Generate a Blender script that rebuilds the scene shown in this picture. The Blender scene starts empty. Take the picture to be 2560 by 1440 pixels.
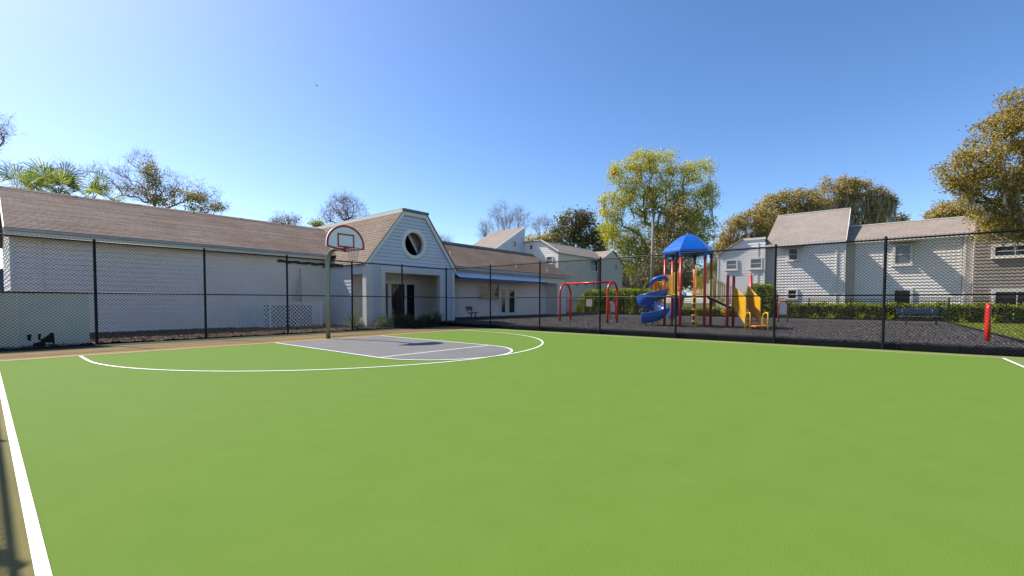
import bpy, math, random
import numpy as np
from mathutils import Vector, Matrix

SC = bpy.context.scene
COL = SC.collection
rad = math.radians
rnd = random.Random(7)

# ---------------------------------------------------------------- camera
F_PX, CX, CY = 1092.36, 1280.7, 790.2          # focal length and principal point, in photo pixels (2560 wide)
PITCH, ROLL, YAW, EYE = 0.0325, 0.0021, 0.6891, 1.31
fwd = Vector((math.cos(YAW), math.sin(YAW), 0)); up0 = Vector((0, 0, 1)); rt0 = fwd.cross(up0)
FW = fwd*math.cos(PITCH) - up0*math.sin(PITCH)
UP2 = up0*math.cos(PITCH) + fwd*math.sin(PITCH)
RT = rt0*math.cos(ROLL) + UP2*math.sin(ROLL)
UPV = -rt0*math.sin(ROLL) + UP2*math.cos(ROLL)
cam_d = bpy.data.cameras.new("camera")
cam = bpy.data.objects.new("camera", cam_d); COL.objects.link(cam)
m = Matrix((RT, UPV, -FW)).transposed().to_4x4(); m.translation = Vector((0, 0, EYE))
cam.matrix_world = m
cam_d.sensor_width = 36.0; cam_d.lens = F_PX/2560*36.0
cam_d.shift_x = -(CX-1280)/2560; cam_d.shift_y = (CY-720)/2560
cam_d.clip_start = 0.05; cam_d.clip_end = 2000
SC.camera = cam

# ---------------------------------------------------------------- sky, sun, exposure
SUN = Vector((-0.25, 0.89, 1.0)).normalized()
el = math.asin(SUN.z); az = math.atan2(SUN.x, SUN.y)
world = bpy.data.worlds.new("World"); SC.world = world; world.use_nodes = True
wn = world.node_tree; wn.nodes.clear()
sky = wn.nodes.new("ShaderNodeTexSky"); sky.sky_type = 'NISHITA'; sky.sun_disc = False
sky.sun_elevation = el; sky.sun_rotation = az
sky.air_density = .75; sky.dust_density = .6; sky.ozone_density = 1.1; sky.altitude = 0
bg = wn.nodes.new("ShaderNodeBackground"); bg.inputs[1].default_value = 0.138
wo = wn.nodes.new("ShaderNodeOutputWorld")
hsv = wn.nodes.new("ShaderNodeHueSaturation"); hsv.inputs["Saturation"].default_value = 1.22; hsv.inputs["Hue"].default_value = .504
wn.links.new(sky.outputs[0], hsv.inputs["Color"]); wn.links.new(hsv.outputs[0], bg.inputs[0]); wn.links.new(bg.outputs[0], wo.inputs[0])
sd = bpy.data.lights.new("sun", 'SUN'); sd.energy = 5.0; sd.angle = rad(0.53); sd.color = (1.0, 0.94, 0.84)
sun = bpy.data.objects.new("sun", sd); COL.objects.link(sun)
sun.rotation_euler = SUN.to_track_quat('Z', 'Y').to_euler(); sun.location = (0, 20, 40)
SC.view_settings.view_transform = 'Standard'; SC.view_settings.look = 'None'
SC.view_settings.exposure = 0.74; SC.view_settings.gamma = 1.0
SC.render.engine = 'CYCLES'
SC.cycles.max_bounces = 6; SC.cycles.transparent_max_bounces = 8

# ---------------------------------------------------------------- where things stand: photo pixel -> point on a plane
CAM = Vector((0, 0, EYE))
def ray(x, y): return FW + RT*((x-CX)/F_PX) - UPV*((y-CY)/F_PX)
def onY(x, y, c): d = ray(x, y); return CAM + d*(c/d.y)
def onX(x, y, c): d = ray(x, y); return CAM + d*(c/d.x)
def onZ(x, y, c=0.0): d = ray(x, y); return CAM + d*((c-EYE)/d.z)
def at(x, y, depth): return CAM + ray(x, y)*depth

# ---------------------------------------------------------------- mesh builder and object helpers
WLOC = {}
class MB:
    def __init__(s): s.v = []; s.f = []; s.m = []; s.uv = []
    def add(s, vs, fs, mi=0, uvs=None):
        b = len(s.v); s.v += [tuple(q) for q in vs]
        for k, f in enumerate(fs):
            s.f.append(tuple(b+i for i in f)); s.m.append(mi)
            s.uv.append(uvs[k] if uvs else None)
        return s
    def quad(s, a, b, c, d, mi=0): return s.add([a, b, c, d], [(0, 1, 2, 3)], mi)
    def box(s, x0, x1, y0, y1, z0, z1, mi=0):
        v = [(x0,y0,z0),(x1,y0,z0),(x1,y1,z0),(x0,y1,z0),(x0,y0,z1),(x1,y0,z1),(x1,y1,z1),(x0,y1,z1)]
        return s.add(v, [(0,3,2,1),(4,5,6,7),(0,1,5,4),(1,2,6,5),(2,3,7,6),(3,0,4,7)], mi)
    def obox(s, O, A, B, Cc, mi=0):          # box from corner O along three edge vectors
        O, A, B, Cc = map(Vector, (O, A, B, Cc))
        v = [O, O+A, O+A+B, O+B, O+Cc, O+A+Cc, O+A+B+Cc, O+B+Cc]
        fs = [(0,3,2,1),(4,5,6,7),(0,1,5,4),(1,2,6,5),(2,3,7,6),(3,0,4,7)]
        if A.cross(B).dot(Cc) < 0: fs = [f[::-1] for f in fs]
        return s.add(v, fs, mi)
    def beam(s, a, b, w, h, side=None, mi=0): # rectangular bar centred on the line a-b
        a, b = Vector(a), Vector(b); d = b-a
        sd_ = Vector(side) if side else d.cross(Vector((0,0,1)))
        if sd_.length < 1e-6: sd_ = Vector((1,0,0))
        sd_ = sd_.normalized(); u = d.cross(sd_).normalized()
        return s.obox(a - sd_*w/2 - u*h/2, d, sd_*w, u*h, mi)
    def tube(s, pts, r, n=8, cap=True, mi=0, closed=False):
        pts = [Vector(p) for p in pts]; k = len(pts)
        rs = r if isinstance(r, (list, tuple)) else [r]*k
        b = len(s.v); prev = None
        for i, p in enumerate(pts):
            if closed: t = pts[(i+1) % k]-pts[i-1]
            else: t = pts[min(i+1, k-1)]-pts[max(i-1, 0)]
            t = t.normalized() if t.length > 1e-9 else Vector((0,0,1))
            if prev is None:
                a = t.cross(Vector((0,0,1)))
                if a.length < .05: a = t.cross(Vector((1,0,0)))
            else: a = prev - t*prev.dot(t)
            if a.length < 1e-6: a = t.orthogonal()
            a.normalize(); prev = a; c = t.cross(a)
            for j in range(n):
                th = 2*math.pi*j/n
                s.v.append(tuple(p + (a*math.cos(th)+c*math.sin(th))*rs[i]))
        for i in range(k if closed else k-1):
            i2 = (i+1) % k
            for j in range(n):
                s.f.append((b+i*n+j, b+i*n+(j+1)%n, b+i2*n+(j+1)%n, b+i2*n+j)); s.m.append(mi); s.uv.append(None)
        if cap and not closed:
            s.f.append(tuple(b+j for j in range(n))[::-1]); s.m.append(mi); s.uv.append(None)
            s.f.append(tuple(b+(k-1)*n+j for j in range(n))); s.m.append(mi); s.uv.append(None)
        return s
    def prism(s, poly, d, mi=0):              # closed polygon pushed along vector d
        poly = [Vector(p) for p in poly]; d = Vector(d); n = len(poly)
        v = poly + [p+d for p in poly]
        fs = [tuple(range(n))[::-1], tuple(range(n, 2*n))] + [(i, (i+1) % n, n+(i+1) % n, n+i) for i in range(n)]
        return s.add(v, fs, mi)
    def ball(s, c, r, nu=12, nv=8, mi=0, sq=(1,1,1)):
        c = Vector(c); vs = []; fs = []
        for i in range(nv+1):
            ph = math.pi*i/nv
            for j in range(nu):
                th = 2*math.pi*j/nu
                vs.append(c+Vector((sq[0]*math.sin(ph)*math.cos(th), sq[1]*math.sin(ph)*math.sin(th), sq[2]*math.cos(ph)))*r)
        for i in range(nv):
            for j in range(nu):
                fs.append((i*nu+j, (i+1)*nu+j, (i+1)*nu+(j+1)%nu, i*nu+(j+1)%nu))
        return s.add(vs, fs, mi)
    def lap(s, O, U, V, N, outline, h, p, holes=(), mi=0, jit=0.0, gap=0.0):
        """overlapping boards or shingle courses on a plane. outline: [(v, u_left, u_right)...]; holes: [(v0, v1, fl, fr)]"""
        O, U, V, N = map(Vector, (O, U, V, N))
        def edge(v):
            for (a, l0, r0), (b, l1, r1) in zip(outline, outline[1:]):
                if a-1e-9 <= v <= b+1e-9:
                    t = (v-a)/(b-a) if b > a else 0
                    return l0+(l1-l0)*t, r0+(r1-r0)*t
            return outline[-1][1:]
        v0, v1 = outline[0][0], outline[-1][0]
        flip = U.cross(V).dot(N) < 0
        k = 0
        while v0+k*h < v1-1e-6:
            va, vb = v0+k*h, min(v0+(k+1)*h, v1); k += 1
            pk = p*(1+rnd.uniform(-jit, jit))
            cr = sorted({va, vb} | ({va+gap} if gap and va+gap < vb else set()) | {q[0] for q in outline if va < q[0] < vb} |
                        {q for hh in holes for q in hh[:2] if va < q < vb} |
                        ({va+(vb-va)*t for t in (.25, .5, .75)} if any(len(hh) > 4 and hh[0] < vb and hh[1] > va for hh in holes) else set()))
            off = lambda v: pk*(1-(v-va)/h)+.002
            P = lambda u, v, o: O+U*u+V*v+N*o
            for ci, (a, b) in enumerate(zip(cr, cr[1:])):
                if b-a < 1e-5: continue
                if gap and a < va+gap-1e-6:
                    off_ = lambda v: -.02
                else: off_ = off
                md = (a+b)/2
                la, ra = edge(a+1e-7); lb, rb = edge(b-1e-7)
                iv = [(la, ra, lb, rb)]
                for hh in holes:
                    if hh[0] < md < hh[1]:
                        hl_a, hr_a, hl_b, hr_b = hh[2](a), hh[3](a), hh[2](b), hh[3](b)
                        nv_ = []
                        for (l1, r1, l2, r2) in iv:
                            if (l1+l2) < (hl_a+hl_b) < (r1+r2): nv_.append((l1, hl_a, l2, hl_b))
                            if (l1+l2) < (hr_a+hr_b) < (r1+r2): nv_.append((hr_a, r1, hr_b, r2))
                            if (hr_a+hr_b) <= (l1+l2) or (hl_a+hl_b) >= (r1+r2): nv_.append((l1, r1, l2, r2))
                        iv = nv_
                for (l1, r1, l2, r2) in iv:
                    q = [P(l1,a,off_(a)), P(r1,a,off_(a)), P(r2,b,off_(b)), P(l2,b,off_(b))]
                    uvs = [(l1,a),(r1,a),(r2,b),(l2,b)]
                    f = (0,1,2,3)
                    if flip: f = (3,2,1,0); uvs = uvs[::-1]
                    s.add(q, [f], mi, [uvs])
                    if ci == (1 if gap else 0):
                        q = [P(l1,a,-.02 if gap else .0), P(r1,a,-.02 if gap else .0), P(r1,a,off(a)), P(l1,a,off(a))]
                        s.add(q, [(3,2,1,0) if flip else (0,1,2,3)], mi, [[(l1,a),(r1,a),(r1,a),(l1,a)]])
        return s
    def build(s, name, mats, parent=None, smooth=False, loc=None, bevel=0):
        if not isinstance(mats, (list, tuple)): mats = [mats]
        L = WLOC.get(parent.name, Vector((0,0,0))) if parent else Vector(loc or (0,0,0))
        me = bpy.data.meshes.new(name)
        me.from_pydata([(a-L[0], b-L[1], c-L[2]) for a, b, c in s.v], [], s.f)
        for mt in mats: me.materials.append(mt)
        me.polygons.foreach_set("material_index", s.m)
        if any(s.uv):
            ul = me.uv_layers.new(name="UVMap")
            for poly, q in zip(me.polygons, s.uv):
                if q:
                    for li, c in zip(poly.loop_indices, q): ul.data[li].uv = c
        if smooth: me.polygons.foreach_set("use_smooth", [True]*len(me.polygons))
        me.update()
        o = bpy.data.objects.new(name, me); COL.objects.link(o)
        if parent: o.parent = parent
        else: o.location = L
        WLOC[o.name] = L
        if bevel:
            md = o.modifiers.new("bevel", 'BEVEL'); md.width = bevel; md.segments = 2; md.limit_method = 'ANGLE'
        return o

def tag(o, label=None, cat=None, group=None, kind=None):
    if label: o["label"] = label
    if cat: o["category"] = cat
    if group: o["group"] = group
    if kind: o["kind"] = kind
    return o
def empty(name, loc, label=None, cat=None, group=None):
    o = bpy.data.objects.new(name, None); COL.objects.link(o); o.location = loc
    o.empty_display_size = .3; WLOC[o.name] = Vector(loc)
    return tag(o, label, cat, group)
def copy_tree(o, parent=None):
    c = o.copy(); COL.objects.link(c)
    if parent: c.parent = parent
    for ch in list(o.children): copy_tree(ch, c)
    return c
def np_mesh(name, V, F, mats, parent=None, loc=(0,0,0), smooth=False):
    """V (n,3) and F (m,k) arrays -> one mesh object"""
    L = WLOC.get(parent.name, Vector((0,0,0))) if parent else Vector(loc)
    V = np.asarray(V, dtype=np.float32) - np.array(L, dtype=np.float32); F = np.asarray(F, dtype=np.int32)
    k = F.shape[1]
    me = bpy.data.meshes.new(name)
    me.vertices.add(len(V)); me.vertices.foreach_set("co", V.ravel())
    me.loops.add(F.size); me.loops.foreach_set("vertex_index", F.ravel())
    me.polygons.add(len(F)); me.polygons.foreach_set("loop_start", np.arange(0, F.size, k, dtype=np.int32))
    me.polygons.foreach_set("loop_total", np.full(len(F), k, dtype=np.int32))
    if smooth: me.polygons.foreach_set("use_smooth", np.ones(len(F), dtype=bool))
    me.materials.append(mats); me.update(calc_edges=True); me.validate()
    o = bpy.data.objects.new(name, me); COL.objects.link(o)
    if parent: o.parent = parent
    else: o.location = L
    WLOC[o.name] = L
    return o

# ---------------------------------------------------------------- materials
def mat(name, c1, c2=None, scale=4.0, rough=.6, bump=0.0, bscale=60.0, metal=0.0, spec=.5, stretch=(1,1,1), detail=6, lo=.35, hi=.65, coat=0.0, island=0.0):
    M = bpy.data.materials.new(name); M.use_nodes = True
    nt = M.node_tree; N = nt.nodes; Lk = nt.links; B = N["Principled BSDF"]
    B.inputs["Roughness"].default_value = rough; B.inputs["Metallic"].default_value = metal
    B.inputs["Specular IOR Level"].default_value = spec; B.inputs["Coat Weight"].default_value = coat
    B.inputs["Base Color"].default_value = (*c1, 1)
    tc = N.new("ShaderNodeTexCoord"); mp = N.new("ShaderNodeMapping"); mp.inputs["Scale"].default_value = stretch
    Lk.new(tc.outputs["Object"], mp.inputs[0])
    if c2:
        no = N.new("ShaderNodeTexNoise"); no.inputs["Scale"].default_value = scale; no.inputs["Detail"].default_value = detail
        no.inputs["Roughness"].default_value = .65
        Lk.new(mp.outputs[0], no.inputs["Vector"])
        rp = N.new("ShaderNodeValToRGB"); rp.color_ramp.elements[0].position = lo; rp.color_ramp.elements[1].position = hi
        rp.color_ramp.elements[0].color = (*c1, 1); rp.color_ramp.elements[1].color = (*c2, 1)
        Lk.new(no.outputs["Fac"], rp.inputs[0])
        out = rp.outputs[0]
        if island:
            ge = N.new("ShaderNodeNewGeometry"); hs = N.new("ShaderNodeHueSaturation")
            mr = N.new("ShaderNodeMapRange"); mr.inputs["To Min"].default_value = 1-island; mr.inputs["To Max"].default_value = 1+island
            Lk.new(ge.outputs["Random Per Island"], mr.inputs[0]); Lk.new(mr.outputs[0], hs.inputs["Value"])
            Lk.new(out, hs.inputs["Color"]); out = hs.outputs[0]
        Lk.new(out, B.inputs["Base Color"])
    if bump:
        nb = N.new("ShaderNodeTexNoise"); nb.inputs["Scale"].default_value = bscale; nb.inputs["Detail"].default_value = 4
        Lk.new(mp.outputs[0], nb.inputs["Vector"])
        bp = N.new("ShaderNodeBump"); bp.inputs["Strength"].default_value = bump; bp.inputs["Distance"].default_value = .02
        Lk.new(nb.outputs["Fac"], bp.inputs["Height"]); Lk.new(bp.outputs[0], B.inputs["Normal"])
    return M
def leafmat(name, ca, cb, cc, trans=.35, rough=.55):
    """foliage: three tones picked per leaf, light passing through"""
    M = bpy.data.materials.new(name); M.use_nodes = True
    nt = M.node_tree; N = nt.nodes; Lk = nt.links; N.clear()
    ge = N.new("ShaderNodeNewGeometry"); rp = N.new("ShaderNodeValToRGB")
    e = rp.color_ramp.elements; e[0].color = (*ca, 1); e[1].color = (*cc, 1); e[0].position = .1; e[1].position = .95
    m_ = e.new(.5); m_.color = (*cb, 1)
    Lk.new(ge.outputs["Random Per Island"], rp.inputs[0])
    d = N.new("ShaderNodeBsdfPrincipled"); d.inputs["Roughness"].default_value = rough; d.inputs["Specular IOR Level"].default_value = .35
    t = N.new("ShaderNodeBsdfTranslucent"); mx = N.new("ShaderNodeMixShader"); mx.inputs[0].default_value = trans
    o = N.new("ShaderNodeOutputMaterial")
    Lk.new(rp.outputs[0], d.inputs["Base Color"]); Lk.new(rp.outputs[0], t.inputs[0])
    Lk.new(d.outputs[0], mx.inputs[1]); Lk.new(t.outputs[0], mx.inputs[2]); Lk.new(mx.outputs[0], o.inputs[0])
    return M
def shingle(name, c1, c2, mortar, row, width=.33, stain=(.6,.6,.6), ss=.5):
    M = bpy.data.materials.new(name); M.use_nodes = True
    nt = M.node_tree; N = nt.nodes; Lk = nt.links; B = N["Principled BSDF"]; B.inputs["Roughness"].default_value = .9
    B.inputs["Specular IOR Level"].default_value = .2
    tc = N.new("ShaderNodeTexCoord"); br = N.new("ShaderNodeTexBrick")
    br.inputs["Scale"].default_value = 1.0; br.inputs["Brick Width"].default_value = width; br.inputs["Row Height"].default_value = row
    br.inputs["Mortar Size"].default_value = .006; br.inputs["Mortar Smooth"].default_value = .3; br.inputs["Bias"].default_value = 0
    br.inputs["Color1"].default_value = (*c1,1); br.inputs["Color2"].default_value = (*c2,1); br.inputs["Mortar"].default_value = (*mortar,1)
    Lk.new(tc.outputs["UV"], br.inputs["Vector"])
    no = N.new("ShaderNodeTexNoise"); no.inputs["Scale"].default_value = ss; no.inputs["Detail"].default_value = 8; no.inputs["Roughness"].default_value = .7
    Lk.new(tc.outputs["Object"], no.inputs["Vector"])
    rp = N.new("ShaderNodeValToRGB"); rp.color_ramp.elements[0].position = .35; rp.color_ramp.elements[1].position = .68
    rp.color_ramp.elements[0].color = (*stain,1); rp.color_ramp.elements[1].color = (1,1,1,1)
    Lk.new(no.outputs["Fac"], rp.inputs[0])
    n2 = N.new("ShaderNodeTexNoise"); n2.inputs["Scale"].default_value = 9; n2.inputs["Detail"].default_value = 6
    Lk.new(tc.outputs["Object"], n2.inputs["Vector"])
    r2 = N.new("ShaderNodeMapRange"); r2.inputs["From Min"].default_value = .3; r2.inputs["From Max"].default_value = .7; r2.inputs["To Min"].default_value = .78; r2.inputs["To Max"].default_value = 1.12
    Lk.new(n2.outputs["Fac"], r2.inputs[0])
    mx = N.new("ShaderNodeMix"); mx.data_type = 'RGBA'; mx.blend_type = 'MULTIPLY'; mx.inputs[0].default_value = 1
    Lk.new(br.outputs["Color"], mx.inputs[6]); Lk.new(rp.outputs[0], mx.inputs[7])
    mx2 = N.new("ShaderNodeVectorMath"); mx2.operation = 'SCALE'
    Lk.new(mx.outputs[2], mx2.inputs[0]); Lk.new(r2.outputs[0], mx2.inputs["Scale"]); Lk.new(mx2.outputs[0], B.inputs["Base Color"])
    bp = N.new("ShaderNodeBump"); bp.inputs["Strength"].default_value = .5; bp.inputs["Distance"].default_value = .01
    Lk.new(n2.outputs["Fac"], bp.inputs["Height"]); Lk.new(bp.outputs[0], B.inputs["Normal"])
    return M

M = {}
M['green'] = mat('court_green_paint', (.098,.168,.023), (.106,.177,.027), scale=2.2, rough=.9, bump=.16, bscale=95, spec=.12, detail=14)
M['tan'] = mat('worn_apron_paint', (.165,.112,.046), (.245,.172,.075), scale=1.2, rough=.9, bump=.2, bscale=120, spec=.2, stretch=(.25,2.2,1), detail=9)
M['leftapron'] = mat('greenish_apron_paint', (.115,.115,.040), (.20,.165,.068), scale=1.6, rough=.9, bump=.3, bscale=110, spec=.15, stretch=(2.2,.25,1), detail=9)
M['side'] = mat('faded_side_paint', (.120,.165,.040), (.160,.180,.060), scale=1.0, rough=.9, bump=.2, bscale=120, spec=.2, detail=9)
M['dkgreen'] = mat('dark_green_band', (.012,.034,.024), (.018,.042,.03), scale=2, rough=.85, bump=.2, bscale=120, spec=.2)  # one even dark green, for the court edge strip and the rail band
M['key'] = mat('grey_key_paint', (.118,.117,.118), (.146,.145,.146), scale=.8, rough=.85, bump=.2, bscale=130, spec=.25, detail=10)
M['line'] = mat('white_line_paint', (.40,.44,.30), (.80,.82,.76), scale=7, lo=.28, hi=.42, rough=.7, bump=.1, bscale=120)
M['cream'] = mat('cream_line_paint', (.33,.29,.16), (.42,.37,.22), scale=3, rough=.8, bump=.1, bscale=120)
M['mulch'] = mat('brown_mulch', (.035,.022,.015), (.15,.10,.07), scale=22, rough=.95, bump=1.0, bscale=45, lo=.38, hi=.66, spec=.1)
M['rubber'] = mat('black_rubber_mulch', (.016,.014,.013), (.095,.082,.075), scale=16, rough=.8, bump=1.0, bscale=26, lo=.4, hi=.68, spec=.35, detail=8)
M['grass'] = mat('lawn', (.075,.115,.018), (.16,.19,.03), scale=3, rough=.95, bump=.8, bscale=60, spec=.1, detail=8)
M['earth'] = mat('far_ground', (.06,.07,.03), (.11,.10,.05), scale=.4, rough=.95, bump=.4, bscale=6, spec=.1)
M['black'] = mat('black_vinyl', (.004,.004,.004), (.008,.008,.008), scale=8, rough=.5, spec=.25)
M['blackmetal'] = mat('black_powder_coat', (.008,.009,.010), rough=.4)
M['galv'] = mat('galvanised_steel', (.30,.32,.28), (.17,.20,.16), scale=5, rough=.42, metal=.75, stretch=(3,3,.6))
M['siding'] = mat('pale_grey_siding', (.79,.68,.60), (.84,.73,.66), scale=.7, rough=.55, bump=.05, bscale=30, spec=.35)
M['bluesiding'] = mat('blue_grey_siding', (.53,.545,.575), (.58,.595,.62), scale=.7, rough=.55, bump=.05, bscale=30, spec=.35)
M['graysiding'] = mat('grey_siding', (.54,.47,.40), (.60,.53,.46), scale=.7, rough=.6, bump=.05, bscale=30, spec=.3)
M['housesiding'] = mat('warm_white_siding', (.74,.675,.605), (.80,.735,.665), scale=.9, rough=.6, bump=.05, bscale=30, spec=.3)
M['brownsiding'] = mat('shaded_taupe_siding', (.27,.225,.19), (.33,.28,.24), scale=.9, rough=.65, bump=.05, bscale=30, spec=.25)  # base colour darkened to carry oak shade on the end town house
M['trim'] = mat('white_trim_paint', (.68,.635,.575), (.74,.695,.635), scale=2, rough=.5)
M['creamtrim'] = mat('cream_fascia_paint', (.60,.57,.46), (.66,.63,.53), scale=1.2, rough=.55)
M['gutter'] = mat('grey_gutter', (.36,.38,.40), (.44,.46,.48), scale=1.5, rough=.5)
M['roofbrown'] = shingle('brown_shingles', (.25,.185,.148), (.31,.235,.192), (.09,.065,.05), .145, stain=(.66,.60,.58), ss=.45)
M['rooftan'] = shingle('tan_shingles', (.205,.155,.118), (.25,.19,.148), (.13,.095,.07), .145, stain=(.72,.66,.62), ss=.35)
M['rooflight'] = shingle('light_shingles', (.285,.243,.210), (.315,.270,.236), (.245,.205,.175), .17, stain=(.78,.74,.72), ss=.3)
M['ridge'] = mat('ridge_metal', (.10,.10,.11), (.20,.19,.19), scale=3, rough=.6, stretch=(.4,3,3))
M['glass'] = mat('window_glass', (.004,.005,.006), rough=.04, spec=.45)
M['blindglass'] = mat('window_glass_with_blinds', (.10,.10,.11), (.14,.14,.14), scale=2, rough=.1, spec=.8, stretch=(.1,.1,14))
M['dark'] = mat('dark_interior', (.02,.018,.016), rough=.9)
M['awning'] = mat('blue_awning_canvas', (.74,.84,.88), (.80,.88,.90), scale=2, rough=.6, bump=.1, bscale=80)
M['awningdark'] = mat('navy_awning_valance', (.012,.07,.24), rough=.6)
M['red'] = mat('red_plastic_coat', (.58,.018,.014), (.64,.028,.02), scale=3, rough=.3, spec=.5, coat=.2)
M['yellow'] = mat('yellow_powder_coat', (.85,.48,.008), (.88,.54,.015), scale=3, rough=.35, coat=.15)
M['blue'] = mat('blue_moulded_plastic', (.004,.085,.40), (.008,.105,.45), scale=2, rough=.28, coat=.2)
M['orange'] = mat('orange_moulded_plastic', (.75,.24,.01), rough=.35)
M['deck'] = mat('brown_coated_deck', (.20,.085,.03), (.26,.11,.04), scale=5, rough=.6)
M['bench'] = mat('navy_coated_steel', (.045,.055,.085), (.065,.075,.11), scale=6, rough=.45)
M['bark'] = mat('grey_brown_bark', (.11,.085,.065), (.24,.20,.165), scale=6, rough=.95, bump=.6, bscale=14, stretch=(1,1,.3))
M['twig'] = mat('bare_twig_bark', (.20,.15,.125), (.32,.25,.21), scale=6, rough=.95)
M['wood'] = mat('weathered_wood', (.17,.13,.095), (.27,.215,.165), scale=6, rough=.9, stretch=(4,4,.3))
M['panel'] = mat('painted_board', (.74,.68,.56), (.80,.74,.62), scale=1.2, rough=.28, spec=.9)
M['panelgrey'] = mat('grey_green_board', (.62,.62,.57), (.70,.70,.64), scale=1.2, rough=.22, spec=1.0)
M['lattice'] = mat('white_lattice', (.78,.78,.76), (.84,.84,.82), scale=3, rough=.6)
M['board'] = mat('backboard_white', (.74,.76,.74), (.80,.82,.80), scale=2, rough=.4)
M['boardred'] = mat('backboard_red', (.46,.022,.014), (.55,.035,.022), scale=5, rough=.5)
M['net'] = mat('net_cord', (.62,.55,.50), rough=.9)
M['moss'] = leafmat('spanish_moss', (.30,.25,.19), (.44,.37,.29), (.58,.50,.40), trans=.4, rough=.9)
M['leaf_yellow'] = leafmat('yellow_green_leaf', (.32,.31,.02), (.50,.47,.035), (.66,.60,.08), trans=.5)
M['leaf_oak'] = leafmat('oak_leaf', (.16,.13,.035), (.42,.32,.10), (.66,.50,.18), trans=.5)
M['leaf_near'] = leafmat('golden_oak_leaf', (.11,.095,.02), (.36,.27,.042), (.64,.46,.09), trans=.48)  # golden brown leaf tones of the big near oak
M['leaf_mag'] = leafmat('glossy_dark_leaf', (.055,.068,.022), (.15,.145,.045), (.36,.30,.12), trans=.3, rough=.4)
M['leaf_hedge'] = leafmat('hedge_leaf', (.07,.11,.008), (.27,.33,.018), (.55,.56,.045), trans=.42)
M['leaf_rust'] = leafmat('rusty_leaf', (.16,.085,.03), (.24,.14,.045), (.28,.22,.06), trans=.3)
M['leaf_palm'] = leafmat('palm_leaf', (.06,.10,.014), (.17,.23,.03), (.40,.42,.08), trans=.4)
M['leaf_bed'] = leafmat('strap_leaf', (.05,.085,.025), (.12,.18,.06), (.30,.36,.17), trans=.3)
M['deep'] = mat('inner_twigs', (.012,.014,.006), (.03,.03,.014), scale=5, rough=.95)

M['acdark'] = mat('dark_green_case', (.015,.02,.017), rough=.6)
M['leaf_vine'] = leafmat('vine_leaf', (.16,.17,.03), (.36,.32,.045), (.56,.38,.08), trans=.45)
# ================================================================ GROUND AND COURT
def sheet(name, x0, x1, y0, y1, z, mt, th=None):
    b = MB()
    if th: b.box(x0, x1, y0, y1, z-th, z)
    else: b.quad((x0,y0,z),(x1,y0,z),(x1,y1,z),(x0,y1,z))
    return tag(b.build(name, mt), kind='structure')
sheet('ground', -900, 900, -900, 900, -0.05, M['earth'])
sheet('court_apron', -2.2, 15.95, -12.0, 17.88, 0.0, M['side'], .12)
sheet('court_apron_back', -2.2, 15.95, 14.44, 17.05, 0.004, M['tan'])
sheet('court_apron_left', -2.2, 0.16, -12.0, 14.43, 0.004, M['leftapron'])
sheet('court_edge_strip', -2.2, 15.95, 17.06, 17.88, 0.004, M['dkgreen'])  # even dark green strip along the far edge
XL, XR, YB, YE = 0.155, 15.13, 14.43, -2.38
sheet('court_surface', XL, XR, YE, YB, 0.004, M['green'])
# grey key with its half circle
CXK, YF, RK = 7.72, 8.83, 1.90
kp = [(CXK-RK, YB-.03), (CXK-RK, YF)] + [(CXK-RK*math.cos(math.pi*i/40), YF-RK*math.sin(math.pi*i/40)) for i in range(1, 40)] + [(CXK+RK, YF), (CXK+RK, YB-.03)]
b = MB(); b.add([(x, y, .008) for x, y in kp], [tuple(range(len(kp)))[::-1] if False else tuple(range(len(kp)))])
tag(b.build('court_key', M['key']), kind='structure')
# painted lines
LW = .052
def ribbon(b, pts, w, z):
    pts = [Vector((x, y, 0)) for x, y in pts]; L_, R_ = [], []
    for i, p in enumerate(pts):
        t = (pts[min(i+1, len(pts)-1)]-pts[max(i-1, 0)]).normalized(); n = Vector((-t.y, t.x, 0))
        L_.append(p+n*w/2); R_.append(p-n*w/2)
    for i in range(len(pts)-1):
        q = [L_[i], R_[i], R_[i+1], L_[i+1]]
        b.add([(v.x, v.y, z) for v in q], [(0,1,2,3)])
b = MB()
CY3, R3 = 13.2, 6.27
arc = [(CXK-R3, YB-.03), (CXK-R3, CY3)] + [(CXK-R3*math.cos(math.pi*i/90), CY3-R3*math.sin(math.pi*i/90)) for i in range(1, 90)] + [(CXK+R3, CY3), (CXK+R3, YB-.03)]
ribbon(b, arc, LW, .0125)
tag(b.build('court_arc_line', M['line']), kind='structure')
b = MB()
ribbon(b, [(CXK-RK, YB-.03), (CXK-RK, YF)] + [(CXK-RK*math.cos(math.pi*i/40), YF-RK*math.sin(math.pi*i/40)) for i in range(1, 40)] + [(CXK+RK, YF), (CXK+RK, YB-.03)], LW, .0165)
ribbon(b, [(CXK-RK+.03, YF), (CXK+RK-.03, YF)], LW, .0125)
tag(b.build('court_key_line', M['line']), kind='structure')
b = MB(); ribbon(b, [(XL, YE-.4), (XL, YB)], LW, .0205); ribbon(b, [(XR-.03, YE), (-1.0, YE)], LW, .0245)
tag(b.build('court_side_line', M['line']), kind='structure')
b = MB(); ribbon(b, [(XL, YB), (XR, YB)], .045, .0205); ribbon(b, [(XR, YB+.02), (XR, YE-.025)], .045, .0285)
tag(b.build('court_base_line', M['cream']), kind='structure')
# small cracks in the worn apron
b = MB()
for yy, x0, x1 in ((15.35, -2, 9.5), (16.35, -2, 3.2), (14.95, 5, 13.5)):
    pts = [(x0+(x1-x0)*i/40, yy+rnd.uniform(-.02, .02)) for i in range(41)]
    ribbon(b, pts, .022, .0085)
tag(b.build('court_apron_cracks', mat('crack_fill', (.10,.07,.04), rough=.9)), kind='structure')

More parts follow.
